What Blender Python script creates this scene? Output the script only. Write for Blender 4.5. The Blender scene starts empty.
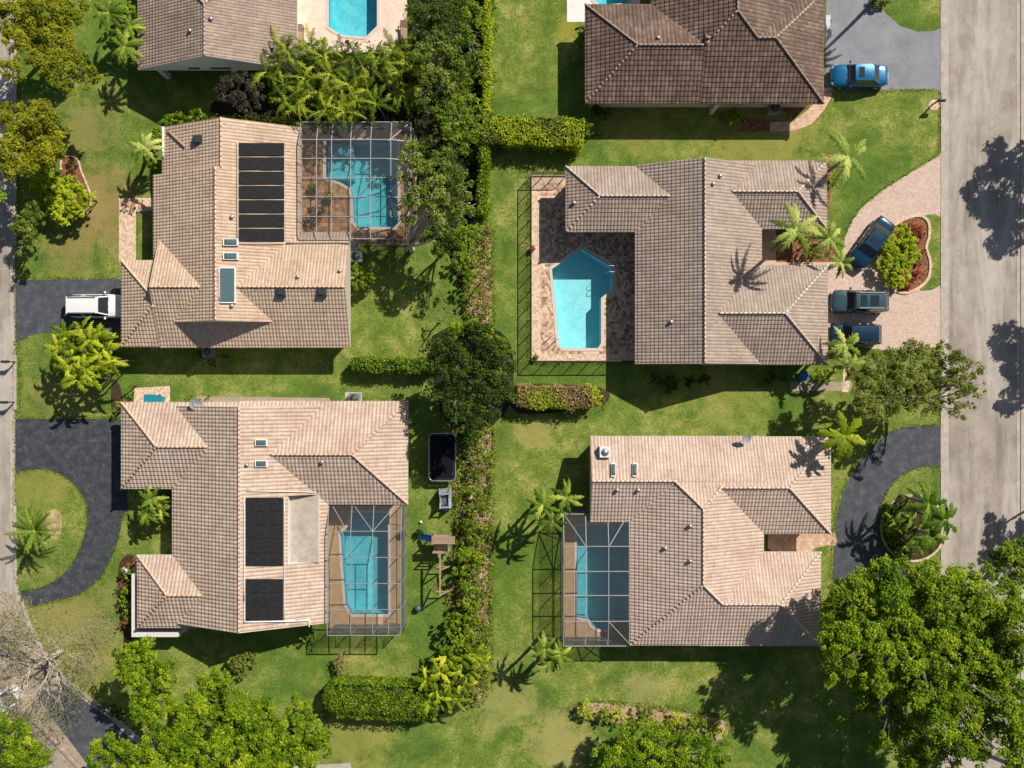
import bpy, bmesh, math, random
import numpy as np
from mathutils import Vector
R = math.radians
random.seed(7)
rng = np.random.default_rng(7)
sc = bpy.context.scene
C = sc.collection

# ------------------------------------------------------------ camera, light
HC = 66.0          # flying height of the camera (m)
PPM = 12.0         # pixels per metre on the ground
cam = bpy.data.cameras.new('camera'); camo = bpy.data.objects.new('camera', cam); C.objects.link(camo)
camo.location = (0, 0, HC); cam.sensor_width = 36.0; cam.lens = HC*PPM/1024*36.0
cam.clip_start = 0.5; cam.clip_end = 2000
sc.camera = camo
SX, SY = -0.82, -0.86                     # shadow offset per metre of height
sun_dir = Vector((-SX, -SY, 1)).normalized()
elev = math.asin(sun_dir.z); azim = math.atan2(sun_dir.x, sun_dir.y)
w = bpy.data.worlds.new('World'); sc.world = w; w.use_nodes = True
nt = w.node_tree; bg = nt.nodes['Background']; sky = nt.nodes.new('ShaderNodeTexSky')
sky.sky_type = 'NISHITA'; sky.sun_disc = False; sky.sun_elevation = elev; sky.sun_rotation = azim
nt.links.new(sky.outputs['Color'], bg.inputs['Color']); bg.inputs['Strength'].default_value = 0.057
sl = bpy.data.lights.new('sun', 'SUN'); sl.energy = 5.0; sl.angle = R(0.5); sl.color = (1.0, 0.95, 0.86)
so = bpy.data.objects.new('sun', sl); C.objects.link(so)
so.rotation_euler = sun_dir.to_track_quat('Z', 'Y').to_euler(); so.location = (60, 60, 80)
sc.view_settings.view_transform = 'Standard'; sc.view_settings.look = 'None'
sc.view_settings.exposure = 0.22; sc.view_settings.gamma = 1.0

# ------------------------------------------------------------ helpers
def P(px, py, h=0.0):
    k = (HC-h)/HC/PPM
    return ((px-512)*k, (384-py)*k, h)
def S(c):      # sRGB 0-255 -> linear
    return tuple((v/255/12.92 if v/255 <= .04045 else ((v/255+.055)/1.055)**2.4) for v in c)

class N:
    def __init__(s, name):
        s.m = bpy.data.materials.new(name); s.m.use_nodes = True
        s.t = s.m.node_tree; s.b = s.t.nodes['Principled BSDF']; s.out = s.t.nodes['Material Output']
    def n(s, typ, **kw):
        x = s.t.nodes.new(typ)
        for k, v in kw.items():
            if k in x.inputs.keys() if hasattr(x.inputs, 'keys') else False: x.inputs[k].default_value = v
            else: setattr(x, k, v)
        return x
    def l(s, a, b): s.t.links.new(a, b)
    def math(s, op, a, b=None, c=None):
        x = s.t.nodes.new('ShaderNodeMath'); x.operation = op
        for i, v in enumerate((a, b, c)):
            if v is None: continue
            if isinstance(v, (int, float)): x.inputs[i].default_value = v
            else: s.l(v, x.inputs[i])
        return x.outputs[0]
    def noise(s, vec, scale, detail=3, rough=.55, dist=0.0):
        x = s.t.nodes.new('ShaderNodeTexNoise'); x.inputs['Scale'].default_value = scale
        x.inputs['Detail'].default_value = detail; x.inputs['Roughness'].default_value = rough
        x.inputs['Distortion'].default_value = dist
        if vec is not None: s.l(vec, x.inputs['Vector'])
        return x.outputs['Fac']
    def ramp(s, fac, stops):
        x = s.t.nodes.new('ShaderNodeValToRGB'); e = x.color_ramp.elements
        while len(e) < len(stops): e.new(.5)
        for el, (p, c) in zip(e, stops):
            el.position = p; el.color = (c[0], c[1], c[2], 1) if not isinstance(c, (int, float)) else (c, c, c, 1)
        s.l(fac, x.inputs[0]); return x.outputs[0]
    def mix(s, fac, a, b, mode='MIX'):
        x = s.t.nodes.new('ShaderNodeMix'); x.data_type = 'RGBA'; x.blend_type = mode
        for i, v in ((0, fac), (6, a), (7, b)):
            if isinstance(v, (int, float)): x.inputs[i].default_value = v
            elif isinstance(v, tuple): x.inputs[i].default_value = (v[0], v[1], v[2], 1)
            else: s.l(v, x.inputs[i])
        return x.outputs[2]
    def pos(s):
        return s.t.nodes.new('ShaderNodeNewGeometry').outputs['Position']
    def bump(s, h, strength=.3, dist=.05):
        x = s.t.nodes.new('ShaderNodeBump'); x.inputs['Strength'].default_value = strength
        x.inputs['Distance'].default_value = dist; s.l(h, x.inputs['Height']); s.l(x.outputs[0], s.b.inputs['Normal'])
    def col(s, c):
        if isinstance(c, tuple): s.b.inputs['Base Color'].default_value = (*c, 1)
        else: s.l(c, s.b.inputs['Base Color'])
        return s
    def set(s, rough=.8, metal=0.0, spec=None, coat=None):
        s.b.inputs['Roughness'].default_value = rough; s.b.inputs['Metallic'].default_value = metal
        if spec is not None: s.b.inputs['Specular IOR Level'].default_value = spec
        if coat is not None: s.b.inputs['Coat Weight'].default_value = coat
        return s

MC = {}
def plain(name, c, rough=.6, metal=0.0, var=.12, scale=6.0, coat=None, spec=None):
    """solid coloured material with slight dirt"""
    if name in MC: return MC[name]
    m = N(name); f = m.noise(m.pos(), scale, 4)
    d = tuple(v*(1-var) for v in c); b = tuple(min(1, v*(1+var)) for v in c)
    m.col(m.ramp(f, [(.3, d), (.7, b)])); m.set(rough, metal, coat=coat, spec=spec)
    MC[name] = m.m; return m.m

class MB:
    """collects polygons, builds one mesh object"""
    def __init__(s): s.v = []; s.f = []; s.mi = []; s.uv = []; s.sm = []
    def poly(s, pts, mi=0, uv=None, smooth=False):
        i = len(s.v); s.v += [tuple(p) for p in pts]; s.f.append(tuple(range(i, i+len(pts)))); s.mi.append(mi); s.uv.append(uv); s.sm.append(smooth)
    def mesh(s, verts, faces, mi=0, smooth=False):
        i = len(s.v); s.v += [tuple(p) for p in verts]
        for f in faces: s.f.append(tuple(i+k for k in f)); s.mi.append(mi); s.uv.append(None); s.sm.append(smooth)
    def box(s, x0, y0, z0, x1, y1, z1, mi=0):
        if x0 > x1: x0, x1 = x1, x0
        if y0 > y1: y0, y1 = y1, y0
        v = [(x0,y0,z0),(x1,y0,z0),(x1,y1,z0),(x0,y1,z0),(x0,y0,z1),(x1,y0,z1),(x1,y1,z1),(x0,y1,z1)]
        s.mesh(v, [(3,2,1,0),(4,5,6,7),(0,1,5,4),(1,2,6,5),(2,3,7,6),(3,0,4,7)], mi)
    def prism(s, pts, z0, z1, mi=0, side=None):
        n = len(pts)
        a = sum(pts[i][0]*pts[(i+1) % n][1]-pts[(i+1) % n][0]*pts[i][1] for i in range(n))
        if a < 0: pts = pts[::-1]
        v = [(p[0], p[1], z0) for p in pts]+[(p[0], p[1], z1) for p in pts]
        s.mesh(v, [tuple(range(n-1, -1, -1)), tuple(range(n, 2*n))], mi)
        s.mesh(v, [(i, (i+1) % n, n+(i+1) % n, n+i) for i in range(n)], mi if side is None else side)
    def tube(s, pts, rad, n=6, mi=0, caps=True, smooth=True):
        pts = [Vector(p) for p in pts]; rads = rad if isinstance(rad, (list, tuple)) else [rad]*len(pts)
        rings = []
        for i, p in enumerate(pts):
            d = (pts[min(i+1, len(pts)-1)]-pts[max(i-1, 0)]).normalized()
            u = d.cross(Vector((0, 0, 1)))
            if u.length < .05: u = d.cross(Vector((1, 0, 0)))
            u.normalize(); v = d.cross(u)
            rings.append([p+(u*math.cos(2*math.pi*k/n)+v*math.sin(2*math.pi*k/n))*rads[i] for k in range(n)])
        vs = [q for r_ in rings for q in r_]; fs = []
        for i in range(len(pts)-1):
            for k in range(n): fs.append((i*n+k, i*n+(k+1) % n, (i+1)*n+(k+1) % n, (i+1)*n+k))
        if caps: fs += [tuple(range(n))[::-1], tuple((len(pts)-1)*n+k for k in range(n))]
        s.mesh(vs, [f[::-1] for f in fs], mi, smooth)
    def bar(s, a, b, w_, h_, mi=0):
        a, b = Vector(a), Vector(b); d = (b-a).normalized(); u = d.cross(Vector((0, 0, 1)))
        if u.length < .05: u = Vector((1, 0, 0))
        u.normalize(); v = u.cross(d)
        q = [u*sx*w_/2+v*sy*h_/2 for sx, sy in ((-1,-1),(1,-1),(1,1),(-1,1))]
        vs = [a+k for k in q]+[b+k for k in q]
        s.mesh(vs, [(3,2,1,0),(4,5,6,7),(0,1,5,4),(1,2,6,5),(2,3,7,6),(3,0,4,7)], mi)
    def ball(s, c, r, sz=1.0, n=10, mi=0):
        vs = []; fs = []; m = max(4, n//2)
        for i in range(m+1):
            t = math.pi*i/m
            for k in range(n):
                a = 2*math.pi*k/n; vs.append((c[0]+r*math.sin(t)*math.cos(a), c[1]+r*math.sin(t)*math.sin(a), c[2]+r*sz*math.cos(t)))
        for i in range(m):
            for k in range(n): fs.append((i*n+k, (i+1)*n+k, (i+1)*n+(k+1) % n, i*n+(k+1) % n))
        s.mesh(vs, fs, mi, True)
    def build(s, name, mats, parent=None, local=False):
        me = bpy.data.meshes.new(name)
        o0 = Vector((0, 0, 0))
        if parent is not None and not local:
            o0 = Vector(parent.location)
            if parent.parent is not None: o0 = o0+Vector(parent.parent.location)
        me.from_pydata([tuple(Vector(p)-o0) for p in s.v], [], s.f)
        for m in (mats if isinstance(mats, (list, tuple)) else [mats]): me.materials.append(m)
        me.polygons.foreach_set('material_index', s.mi); me.polygons.foreach_set('use_smooth', s.sm)
        if any(u is not None for u in s.uv):
            ul = me.uv_layers.new(name='UVMap')
            for p, u in zip(me.polygons, s.uv):
                if u is None: continue
                for li, q in zip(p.loop_indices, u): ul.data[li].uv = q
        me.validate(); me.update()
        o = bpy.data.objects.new(name, me); C.objects.link(o)
        if parent is not None: o.parent = parent
        return o

def tag(o, label=None, cat=None, group=None, kind=None):
    if label: o['label'] = label
    if cat: o['category'] = cat
    if group: o['group'] = group
    if kind: o['kind'] = kind
    return o
def empty(name, loc=(0, 0, 0), rz=0.0, label=None, cat=None, group=None):
    o = bpy.data.objects.new(name, None); C.objects.link(o); o.location = loc; o.rotation_euler = (0, 0, rz)
    o.empty_display_size = .3
    return tag(o, label, cat, group)
def copy_tree(o, parent=None):
    c = o.copy(); C.objects.link(c); c.parent = parent
    for ch in list(o.children): copy_tree(ch, c)
    return c
def smooth_path(pts, n=6, closed=False):
    """Catmull-Rom through pixel points"""
    out = []; m = len(pts)
    for i in range(m if closed else m-1):
        g = (lambda k: pts[k % m]) if closed else (lambda k: pts[max(0, min(m-1, k))])
        p0, p1, p2, p3 = g(i-1), g(i), g(i+1), g(i+2)
        for k in range(n):
            t = k/n
            out.append(tuple(.5*((2*p1[j])+(-p0[j]+p2[j])*t+(2*p0[j]-5*p1[j]+4*p2[j]-p3[j])*t*t+(-p0[j]+3*p1[j]-3*p2[j]+p3[j])*t**3) for j in range(2)))
    if not closed: out.append(tuple(pts[-1]))
    return out
def circle(cx, cy, rx, ry=None, n=32, a0=0, a1=360, noise=0):
    ry = ry or rx; out = []
    for k in range(n):
        a = R(a0+(a1-a0)*k/(n if a1-a0 == 360 else n-1)); f = 1+random.uniform(-noise, noise)
        out.append((cx+rx*f*math.cos(a), cy+ry*f*math.sin(a)))
    return out
def sheet(name, pts, z, mat, holes=(), thick=0.0, kind='structure', parent=None):
    """flat polygon in pixel coordinates, with optional holes, laid on the ground"""
    bm = bmesh.new(); edges = []
    for lp in [pts]+list(holes):
        lp = [q for i, q in enumerate(lp) if math.dist(q, lp[i-1]) > .05]
        vs = [bm.verts.new((P(x, y)[0], P(x, y)[1], z)) for x, y in lp]
        edges += [bm.edges.new((vs[i], vs[(i+1) % len(vs)])) for i in range(len(vs))]
    r_ = bmesh.ops.triangle_fill(bm, use_beauty=True, use_dissolve=False, edges=edges)
    for f in bm.faces:
        f.normal_update()
        if f.normal.z < 0: f.normal_flip()
    if thick:
        be = [e for e in bm.edges if len(e.link_faces) == 1]
        ex = bmesh.ops.extrude_edge_only(bm, edges=be)
        for v in [g for g in ex['geom'] if isinstance(g, bmesh.types.BMVert)]: v.co.z -= thick
    me = bpy.data.meshes.new(name); bm.to_mesh(me); bm.free(); me.materials.append(mat)
    o = bpy.data.objects.new(name, me); C.objects.link(o)
    if kind and parent is None: o['kind'] = kind
    if parent is not None:
        o.parent = parent; me.transform(__import__('mathutils').Matrix.Translation(-Vector(parent.location)))
    return o

# ------------------------------------------------------------ materials
def m_lawn():
    m = N('lawn grass'); p = m.pos()
    big = m.noise(p, .10, 5, .65, .4); mid = m.noise(p, .50, 6, .75, .3); fine = m.noise(p, 5.5, 5, .85); vf = m.noise(p, 21, 3, .9)
    f = m.math('ADD', m.math('MULTIPLY', mid, .62), m.math('MULTIPLY', fine, .38))
    c1 = m.ramp(f, [(.40, S((76, 110, 32))), (.47, S((108, 134, 46))), (.53, S((146, 154, 70))), (.60, S((194, 182, 114)))])
    c2 = m.ramp(f, [(.42, S((56, 96, 24))), (.57, S((98, 136, 42)))])
    c = m.mix(m.ramp(big, [(.42, 0.0), (.58, 1.0)]), c2, c1)
    c = m.mix(m.ramp(fine, [(.34, .7), (.5, 0.1), (.7, 0.0)]), c, S((54, 76, 24)))
    c = m.mix(m.ramp(vf, [(.48, 0.0), (.66, .55)]), c, S((172, 172, 100)))
    c = m.mix(m.ramp(vf, [(.34, .6), (.5, 0.0)]), c, S((46, 66, 20)))
    # worn, dry patches of bare soil at fixed places
    for (px, py, r_, colr, amt) in ((100, 208, 4.6, (160, 134, 88), .75), (70, 250, 3.0, (150, 134, 80), .6), (85, 130, 3.4, (150, 140, 84), .7), (566, 28, 1.3, (160, 150, 60), .7),
                               (535, 430, 2.4, (165, 155, 90), .7), (560, 740, 4.0, (168, 160, 96), .8), (40, 480, 4.5, (150, 146, 70), .6), (70, 630, 6, (150, 140, 84), .7),
                               (500, 700, 3.5, (160, 156, 90), .7), (790, 185, 3, (150, 150, 70), .5), (760, 140, 6, (150, 146, 74), .7),(60, 400, 4, (150, 142, 76), .5), (350, 735, 5, (150, 146, 74), .6),
                               (640, 130, 3.5, (150, 146, 70), .5), (720, 395, 5, (150, 150, 74), .45), (640, 690, 2.5, (170, 162, 104), .5)):
        x, y, _ = P(px, py)
        d = m.t.nodes.new('ShaderNodeVectorMath'); d.operation = 'DISTANCE'; m.l(p, d.inputs[0]); d.inputs[1].default_value = (x, y, 0)
        k = m.math('SUBTRACT', 1.0, m.math('DIVIDE', d.outputs['Value'], r_))
        k = m.math('ADD', k, m.math('MULTIPLY', m.math('SUBTRACT', mid, .5), 2.2)); k = m.math('ADD', k, m.math('MULTIPLY', m.math('SUBTRACT', fine, .5), .9))
        c = m.mix(m.math('MULTIPLY', m.ramp(k, [(.1, 0.0), (.6, 1.0)]), amt), c, S(colr))
    m.col(c); m.set(.95, spec=.1)
    m.bump(m.math('ADD', fine, vf), .9, .06); return m.m
def m_ground(name, stops, s1=1.2, s2=14, bump=.35, rough=.9, crack=None, streak=None):
    m = N(name); p = m.pos(); a = m.noise(p, s1, 6, .7, .3); b = m.noise(p, s2, 5, .75)
    f = m.math('ADD', m.math('MULTIPLY', a, .55), m.math('MULTIPLY', b, .45)); c = m.ramp(f, stops)
    if streak:    # tyre polished and oily streaks along the road (y direction), stops: (colour, amount)
        mp = m.t.nodes.new('ShaderNodeMapping'); mp.inputs['Scale'].default_value = (1.3, .16, 1); m.l(p, mp.inputs[0])
        s = m.noise(mp.outputs[0], 1.0, 4, .6, .4)
        c = m.mix(m.math('MULTIPLY', m.ramp(s, [(.54, 0.0), (.68, 1.0)]), streak[1]), c, streak[0])
        mp = m.t.nodes.new('ShaderNodeMapping'); mp.inputs['Scale'].default_value = (.42, .07, 1); mp.inputs['Location'].default_value = (4, 9, 0); m.l(p, mp.inputs[0])
        s = m.noise(mp.outputs[0], 1.0, 5, .7, .6)
        c = m.mix(m.math('MULTIPLY', m.ramp(s, [(.46, 0.0), (.62, 1.0)]), .55), c, streak[2])
    if crack:
        v = m.t.nodes.new('ShaderNodeTexVoronoi'); v.feature = 'DISTANCE_TO_EDGE'; v.inputs['Scale'].default_value = crack[0]; m.l(p, v.inputs['Vector'])
        c = m.mix(m.ramp(v.outputs['Distance'], [(0, crack[2]), (.03, 0.0)]), c, crack[1])
    m.col(c); m.set(rough, spec=.25); m.bump(f, bump, .03); return m.m
def m_paver(name, c1, c2, c3, mortar, scale=5.0, sq=.5, rot=0.0, mort=.02):
    m = N(name); p = m.pos(); mp = m.t.nodes.new('ShaderNodeMapping'); mp.inputs['Rotation'].default_value = (0, 0, R(rot)); m.l(p, mp.inputs[0])
    br = m.t.nodes.new('ShaderNodeTexBrick'); m.l(mp.outputs[0], br.inputs['Vector']); br.inputs['Scale'].default_value = scale
    br.inputs['Mortar Size'].default_value = mort; br.inputs['Brick Width'].default_value = .5; br.inputs['Row Height'].default_value = sq; br.inputs['Bias'].default_value = 0
    br.inputs['Color1'].default_value = (0, 0, 0, 1); br.inputs['Color2'].default_value = (1, 1, 1, 1); br.inputs['Mortar'].default_value = (.5, .5, .5, 1)
    n1 = m.noise(p, 1.3, 5, .7); n2 = m.noise(p, 16, 3, .7)
    f = m.math('ADD', m.math('MULTIPLY', br.outputs['Color'], .42), m.math('ADD', m.math('MULTIPLY', n1, .35), m.math('MULTIPLY', n2, .2)))
    c = m.ramp(f, [(.26, c1), (.48, c2), (.72, c3)]); c = m.mix(m.math('MULTIPLY', br.outputs['Fac'], .7), c, mortar)
    m.col(c); m.set(.85, spec=.2); m.bump(m.math('SUBTRACT', 1.0, br.outputs['Fac']), .35, .02); return m.m
def m_tile(name, ca, cb, cc, gap, tw=.27, tl=.38, bump=.9, stain=None, patch=None, gapamt=.55, courseamt=.35):
    """barrel roof tiles: u runs across the tiles, v down the slope (metres)"""
    m = N(name); uv = m.t.nodes.new('ShaderNodeUVMap'); uv.uv_map = 'UVMap'
    sp = m.t.nodes.new('ShaderNodeSeparateXYZ'); m.l(uv.outputs[0], sp.inputs[0])
    u = m.math('DIVIDE', sp.outputs[0], tw); v = m.math('DIVIDE', sp.outputs[1], tl)
    fu, fv = m.math('FLOOR', u), m.math('FLOOR', v); ru, rv = m.math('FRACT', u), m.math('FRACT', v)
    cmb = m.t.nodes.new('ShaderNodeCombineXYZ'); m.l(fu, cmb.inputs[0]); m.l(fv, cmb.inputs[1])
    wn = m.t.nodes.new('ShaderNodeTexWhiteNoise'); wn.noise_dimensions = '3D'; m.l(cmb.outputs[0], wn.inputs['Vector'])
    p = m.pos(); n1 = m.noise(p, .55, 5, .7, .5); n2 = m.noise(p, 9, 4, .7)
    # water streaks down the slope
    mp = m.t.nodes.new('ShaderNodeMapping'); mp.inputs['Scale'].default_value = (3.2, .35, 1); m.l(uv.outputs[0], mp.inputs[0]); n3 = m.noise(mp.outputs[0], 1.0, 4, .6)
    f = m.math('ADD', m.math('MULTIPLY', wn.outputs['Value'], .10), m.math('ADD', m.math('MULTIPLY', n1, .42), m.math('ADD', m.math('MULTIPLY', n2, .33), m.math('MULTIPLY', n3, .26))))
    c = m.ramp(f, [(.34, ca), (.54, cb), (.74, cc)])
    if stain: c = m.mix(m.math('MULTIPLY', m.ramp(n1, [(.5, 0.0), (.72, 1.0)]), stain[1]), c, stain[0])
    hb = m.math('ABSOLUTE', m.math('SINE', m.math('MULTIPLY', ru, math.pi)))                  # barrel height
    gapm = m.ramp(hb, [(.0, 1.0), (.30, 0.0)])
    c = m.mix(m.math('MULTIPLY', gapm, gapamt*.45), c, gap)
    crs = m.ramp(rv, [(.0, 1.0), (.12, 0.0)])
    c = m.mix(m.math('MULTIPLY', crs, courseamt*.4), c, gap)
    m.col(c); m.set(.8, spec=.3)
    h = m.math('ADD', m.math('MULTIPLY', hb, .5), m.math('MULTIPLY', m.ramp(rv, [(0, 1.0), (.22, 0.0), (1.0, 1.0)]), .36))
    m.bump(h, min(1, bump), .085); return m.m
def m_leaf(name, c0, c1, c2, trans=.35, rough=.5):
    m = N(name); at = m.t.nodes.new('ShaderNodeAttribute'); at.attribute_name = 'tone'
    c = m.ramp(at.outputs['Fac'], [(.1, c0), (.5, c1), (.9, c2)]); m.col(c); m.set(rough, spec=.15)
    tr = m.t.nodes.new('ShaderNodeBsdfTranslucent'); m.l(c, tr.inputs[0]); mx = m.t.nodes.new('ShaderNodeMixShader'); mx.inputs[0].default_value = trans
    m.l(m.b.outputs[0], mx.inputs[1]); m.l(tr.outputs[0], mx.inputs[2]); m.l(mx.outputs[0], m.out.inputs[0]); return m.m
def m_mesh(name, c, alpha):
    m = N(name); m.col(c); m.set(.7); tr = m.t.nodes.new('ShaderNodeBsdfTransparent'); mx = m.t.nodes.new('ShaderNodeMixShader')
    lw_ = m.t.nodes.new('ShaderNodeLayerWeight'); lw_.inputs[0].default_value = .5
    m.l(m.math('SUBTRACT', 1.0, m.math('POWER', 1-alpha, m.math('DIVIDE', 1.0, m.math('MAXIMUM', .12, m.math('SUBTRACT', 1.0, lw_.outputs['Facing']))))), mx.inputs[0]); m.l(tr.outputs[0], mx.inputs[1]); m.l(m.b.outputs[0], mx.inputs[2]); m.l(mx.outputs[0], m.out.inputs[0]); return m.m
def m_water(name, tint):
    m = N(name); p = m.pos(); n = m.noise(p, 2.2, 3, .5, .4)
    tr = m.t.nodes.new('ShaderNodeBsdfTransparent'); tr.inputs[0].default_value = (*tint, 1)
    gl = m.t.nodes.new('ShaderNodeBsdfGlossy'); gl.inputs['Roughness'].default_value = .06
    bp = m.t.nodes.new('ShaderNodeBump'); bp.inputs['Strength'].default_value = .25; bp.inputs['Distance'].default_value = .05; m.l(n, bp.inputs['Height']); m.l(bp.outputs[0], gl.inputs['Normal'])
    lw_ = m.t.nodes.new('ShaderNodeLayerWeight'); lw_.inputs[0].default_value = .5
    fac = m.math('ADD', .025, m.math('MULTIPLY', m.math('POWER', lw_.outputs['Facing'], 5.0), .6))
    mx = m.t.nodes.new('ShaderNodeMixShader'); m.l(fac, mx.inputs[0]); m.l(tr.outputs[0], mx.inputs[1]); m.l(gl.outputs[0], mx.inputs[2]); m.l(mx.outputs[0], m.out.inputs[0]); return m.m
def m_pool(name, c1, c2):
    m = N(name); p = m.pos(); v = m.t.nodes.new('ShaderNodeTexVoronoi'); v.inputs['Scale'].default_value = 2.6; v.feature = 'SMOOTH_F1'
    d = m.noise(p, 1.4, 3, .6, 1.0); n2 = m.noise(p, 11, 3, .7)
    m.l(p, v.inputs['Vector']); c = m.ramp(m.math('ADD', m.math('MULTIPLY', d, .6), m.math('MULTIPLY', n2, .4)), [(.35, c1), (.65, c2)]); m.col(c); m.set(.7); return m.m

M = {}
M['lawn'] = m_lawn()
M['road'] = m_ground('road asphalt', [(.34, S((130, 119, 108))), (.5, S((156, 144, 132))), (.66, S((180, 168, 155)))], .5, 22, .25, streak=(S((114, 106, 99)), .6, S((196, 187, 178))))
M['asphalt_dark'] = m_ground('dark sealed asphalt', [(.36, S((42, 46, 52))), (.5, S((62, 65, 71))), (.60, S((86, 86, 88))), (.68, S((128, 122, 116)))], 1.6, 22, .3, crack=(.3, S((96, 94, 94)), .15))
M['asphalt_mid'] = m_ground('worn dark asphalt', [(.32, S((54, 56, 62))), (.5, S((76, 78, 84))), (.62, S((100, 100, 102))), (.68, S((132, 128, 122)))], 1.4, 22, .3, crack=(.3, S((56, 58, 62)), .2))
M['asphalt_light'] = m_ground('weathered grey asphalt', [(.32, S((112, 114, 120))), (.5, S((136, 137, 141))), (.68, S((154, 154, 155)))], .6, 26, .2, crack=(.9, S((96, 98, 102)), .22))
M['concrete'] = m_ground('pale concrete kerb', [(.3, S((140, 130, 118))), (.5, S((176, 164, 150))), (.7, S((204, 192, 176)))], 1.5, 20, .2)
M['gutter'] = m_ground('gutter concrete', [(.3, S((140, 128, 116))), (.5, S((178, 166, 152))), (.7, S((204, 192, 176)))], 1.0, 20, .2)
M['dirt'] = m_ground('sandy dirt', [(.3, S((122, 106, 90))), (.5, S((160, 144, 126))), (.7, S((188, 172, 152)))], 1.5, 12, .4)
M['mulch'] = m_ground('red brown mulch', [(.36, S((78, 48, 34))), (.5, S((126, 82, 58))), (.64, S((176, 132, 102)))], 3.5, 12, .9)
M['dry'] = m_ground('dry leaf litter', [(.36, S((112, 94, 60))), (.5, S((168, 144, 108))), (.64, S((212, 188, 152)))], 2.5, 9, .9)
M['soil'] = m_ground('dark bed soil', [(.32, S((40, 32, 22))), (.5, S((66, 52, 34))), (.68, S((100, 80, 52)))], 2.5, 10, .9)
M['under'] = m_ground('dark soil with painted crown shade', [(.34, S((26, 30, 14))), (.5, S((40, 42, 20))), (.66, S((66, 62, 34)))], 2.0, 10, .8)  # near-black soil; the shade between the crowns is put into its colour
M['paver_pink'] = m_paver('pink block pavers', S((186, 158, 142)), S((206, 180, 164)), S((220, 198, 180)), S((164, 138, 122)), 4.2, .25)
M['paver_deck'] = m_paver('mottled stone deck pavers', S((138, 104, 80)), S((196, 162, 134)), S((232, 206, 180)), S((140, 110, 88)), 2.2, .5, mort=.012)
M['paver_edge'] = m_paver('pale edging pavers', S((190, 160, 132)), S((216, 188, 160)), S((232, 208, 184)), S((150, 120, 96)), 3.0, .5)
M['deck_pale'] = m_ground('pale pool deck', [(.3, S((196, 170, 150))), (.5, S((224, 200, 180))), (.7, S((240, 222, 206)))], 1.2, 9, .2)
M['deck_white'] = m_ground('white pool deck', [(.3, S((214, 208, 200))), (.7, S((236, 230, 224)))], 1.2, 9, .2)
M['deck_tan'] = m_ground('tan pool deck', [(.3, S((150, 120, 84))), (.5, S((180, 148, 110))), (.7, S((204, 174, 136)))], 1.6, 10, .2)
M['deck_orange'] = m_paver('terracotta patio tiles', S((128, 92, 62)), S((164, 124, 86)), S((192, 152, 112)), S((110, 82, 62)), 1.6, .5)
M['concrete_path'] = m_paver('sandy path slabs', S((186, 150, 124)), S((206, 172, 146)), S((222, 190, 164)), S((160, 126, 104)), 1.6, .5)
M['stucco'] = plain('white stucco wall', (.62, .60, .56), .9, var=.08)
M['stucco_tan'] = plain('cream stucco wall', (.50, .43, .34), .9, var=.08)
M['fascia'] = plain('white fascia board', (.62, .60, .57), .6)
M['fascia_brown'] = plain('brown fascia board', (.22, .16, .12), .6)
M['glass'] = plain('dark window glass', (.03, .05, .06), .08, var=.1, spec=.8)
M['glass_sky'] = plain('skylight glass', (.06, .11, .12), .25, var=.15, spec=.8)
M['white'] = plain('white painted metal', (.72, .72, .70), .4)
M['alu'] = plain('grey aluminium frame', (.36, .36, .35), .45, .3)
M['alu_white'] = plain('pale aluminium frame', (.38, .36, .35), .5, .1)
M['alu_dark'] = plain('bronze aluminium frame', (.06, .055, .05), .5, .2)
M['metal'] = plain('galvanised metal', (.45, .45, .44), .4, .7)
M['darkmetal'] = plain('dark vent metal', (.04, .045, .05), .5, .2)
M['door'] = plain('painted door', (.35, .28, .2), .5)
def m_solar():
    m = N('black pool heating mat'); ps = m.pos(); n1 = m.noise(ps, 3.5, 5, .7); w_ = m.t.nodes.new('ShaderNodeTexWave'); w_.bands_direction = 'Y'; w_.inputs['Scale'].default_value = 3.2; m.l(ps, w_.inputs[0])
    c = m.ramp(n1, [(.3, (.007, .007, .009)), (.7, (.022, .021, .022))]); c = m.mix(m.math('MULTIPLY', w_.outputs['Fac'], .25), c, (.03, .03, .032)); m.col(c); m.set(.75, spec=.15); m.bump(w_.outputs['Fac'], .4, .02); return m.m
M['solar'] = m_solar()
M['screen'] = m_mesh('insect screen', (.10, .10, .10), .21)
M['screen_light'] = m_mesh('light fence mesh', (.05, .05, .05), .16)
M['wood'] = plain('weathered timber', (.36, .24, .15), .8, var=.25, scale=14)
M['bark'] = plain('grey brown bark', (.16, .125, .095), .95, var=.3, scale=10)
M['bark_pale'] = plain('pale bark', (.52, .43, .35), .95, var=.25, scale=10)
M['palm_bark'] = plain('palm trunk bark', (.26, .22, .17), .95, var=.25, scale=12)
M['core'] = plain('dark hedge core', (.018, .026, .008), 1.0)  # solid hedge filler; the shade inside the hedge is put into its colour
M['core_brown'] = plain('dry dark hedge core', (.10, .08, .045), 1.0, var=.3)
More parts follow.
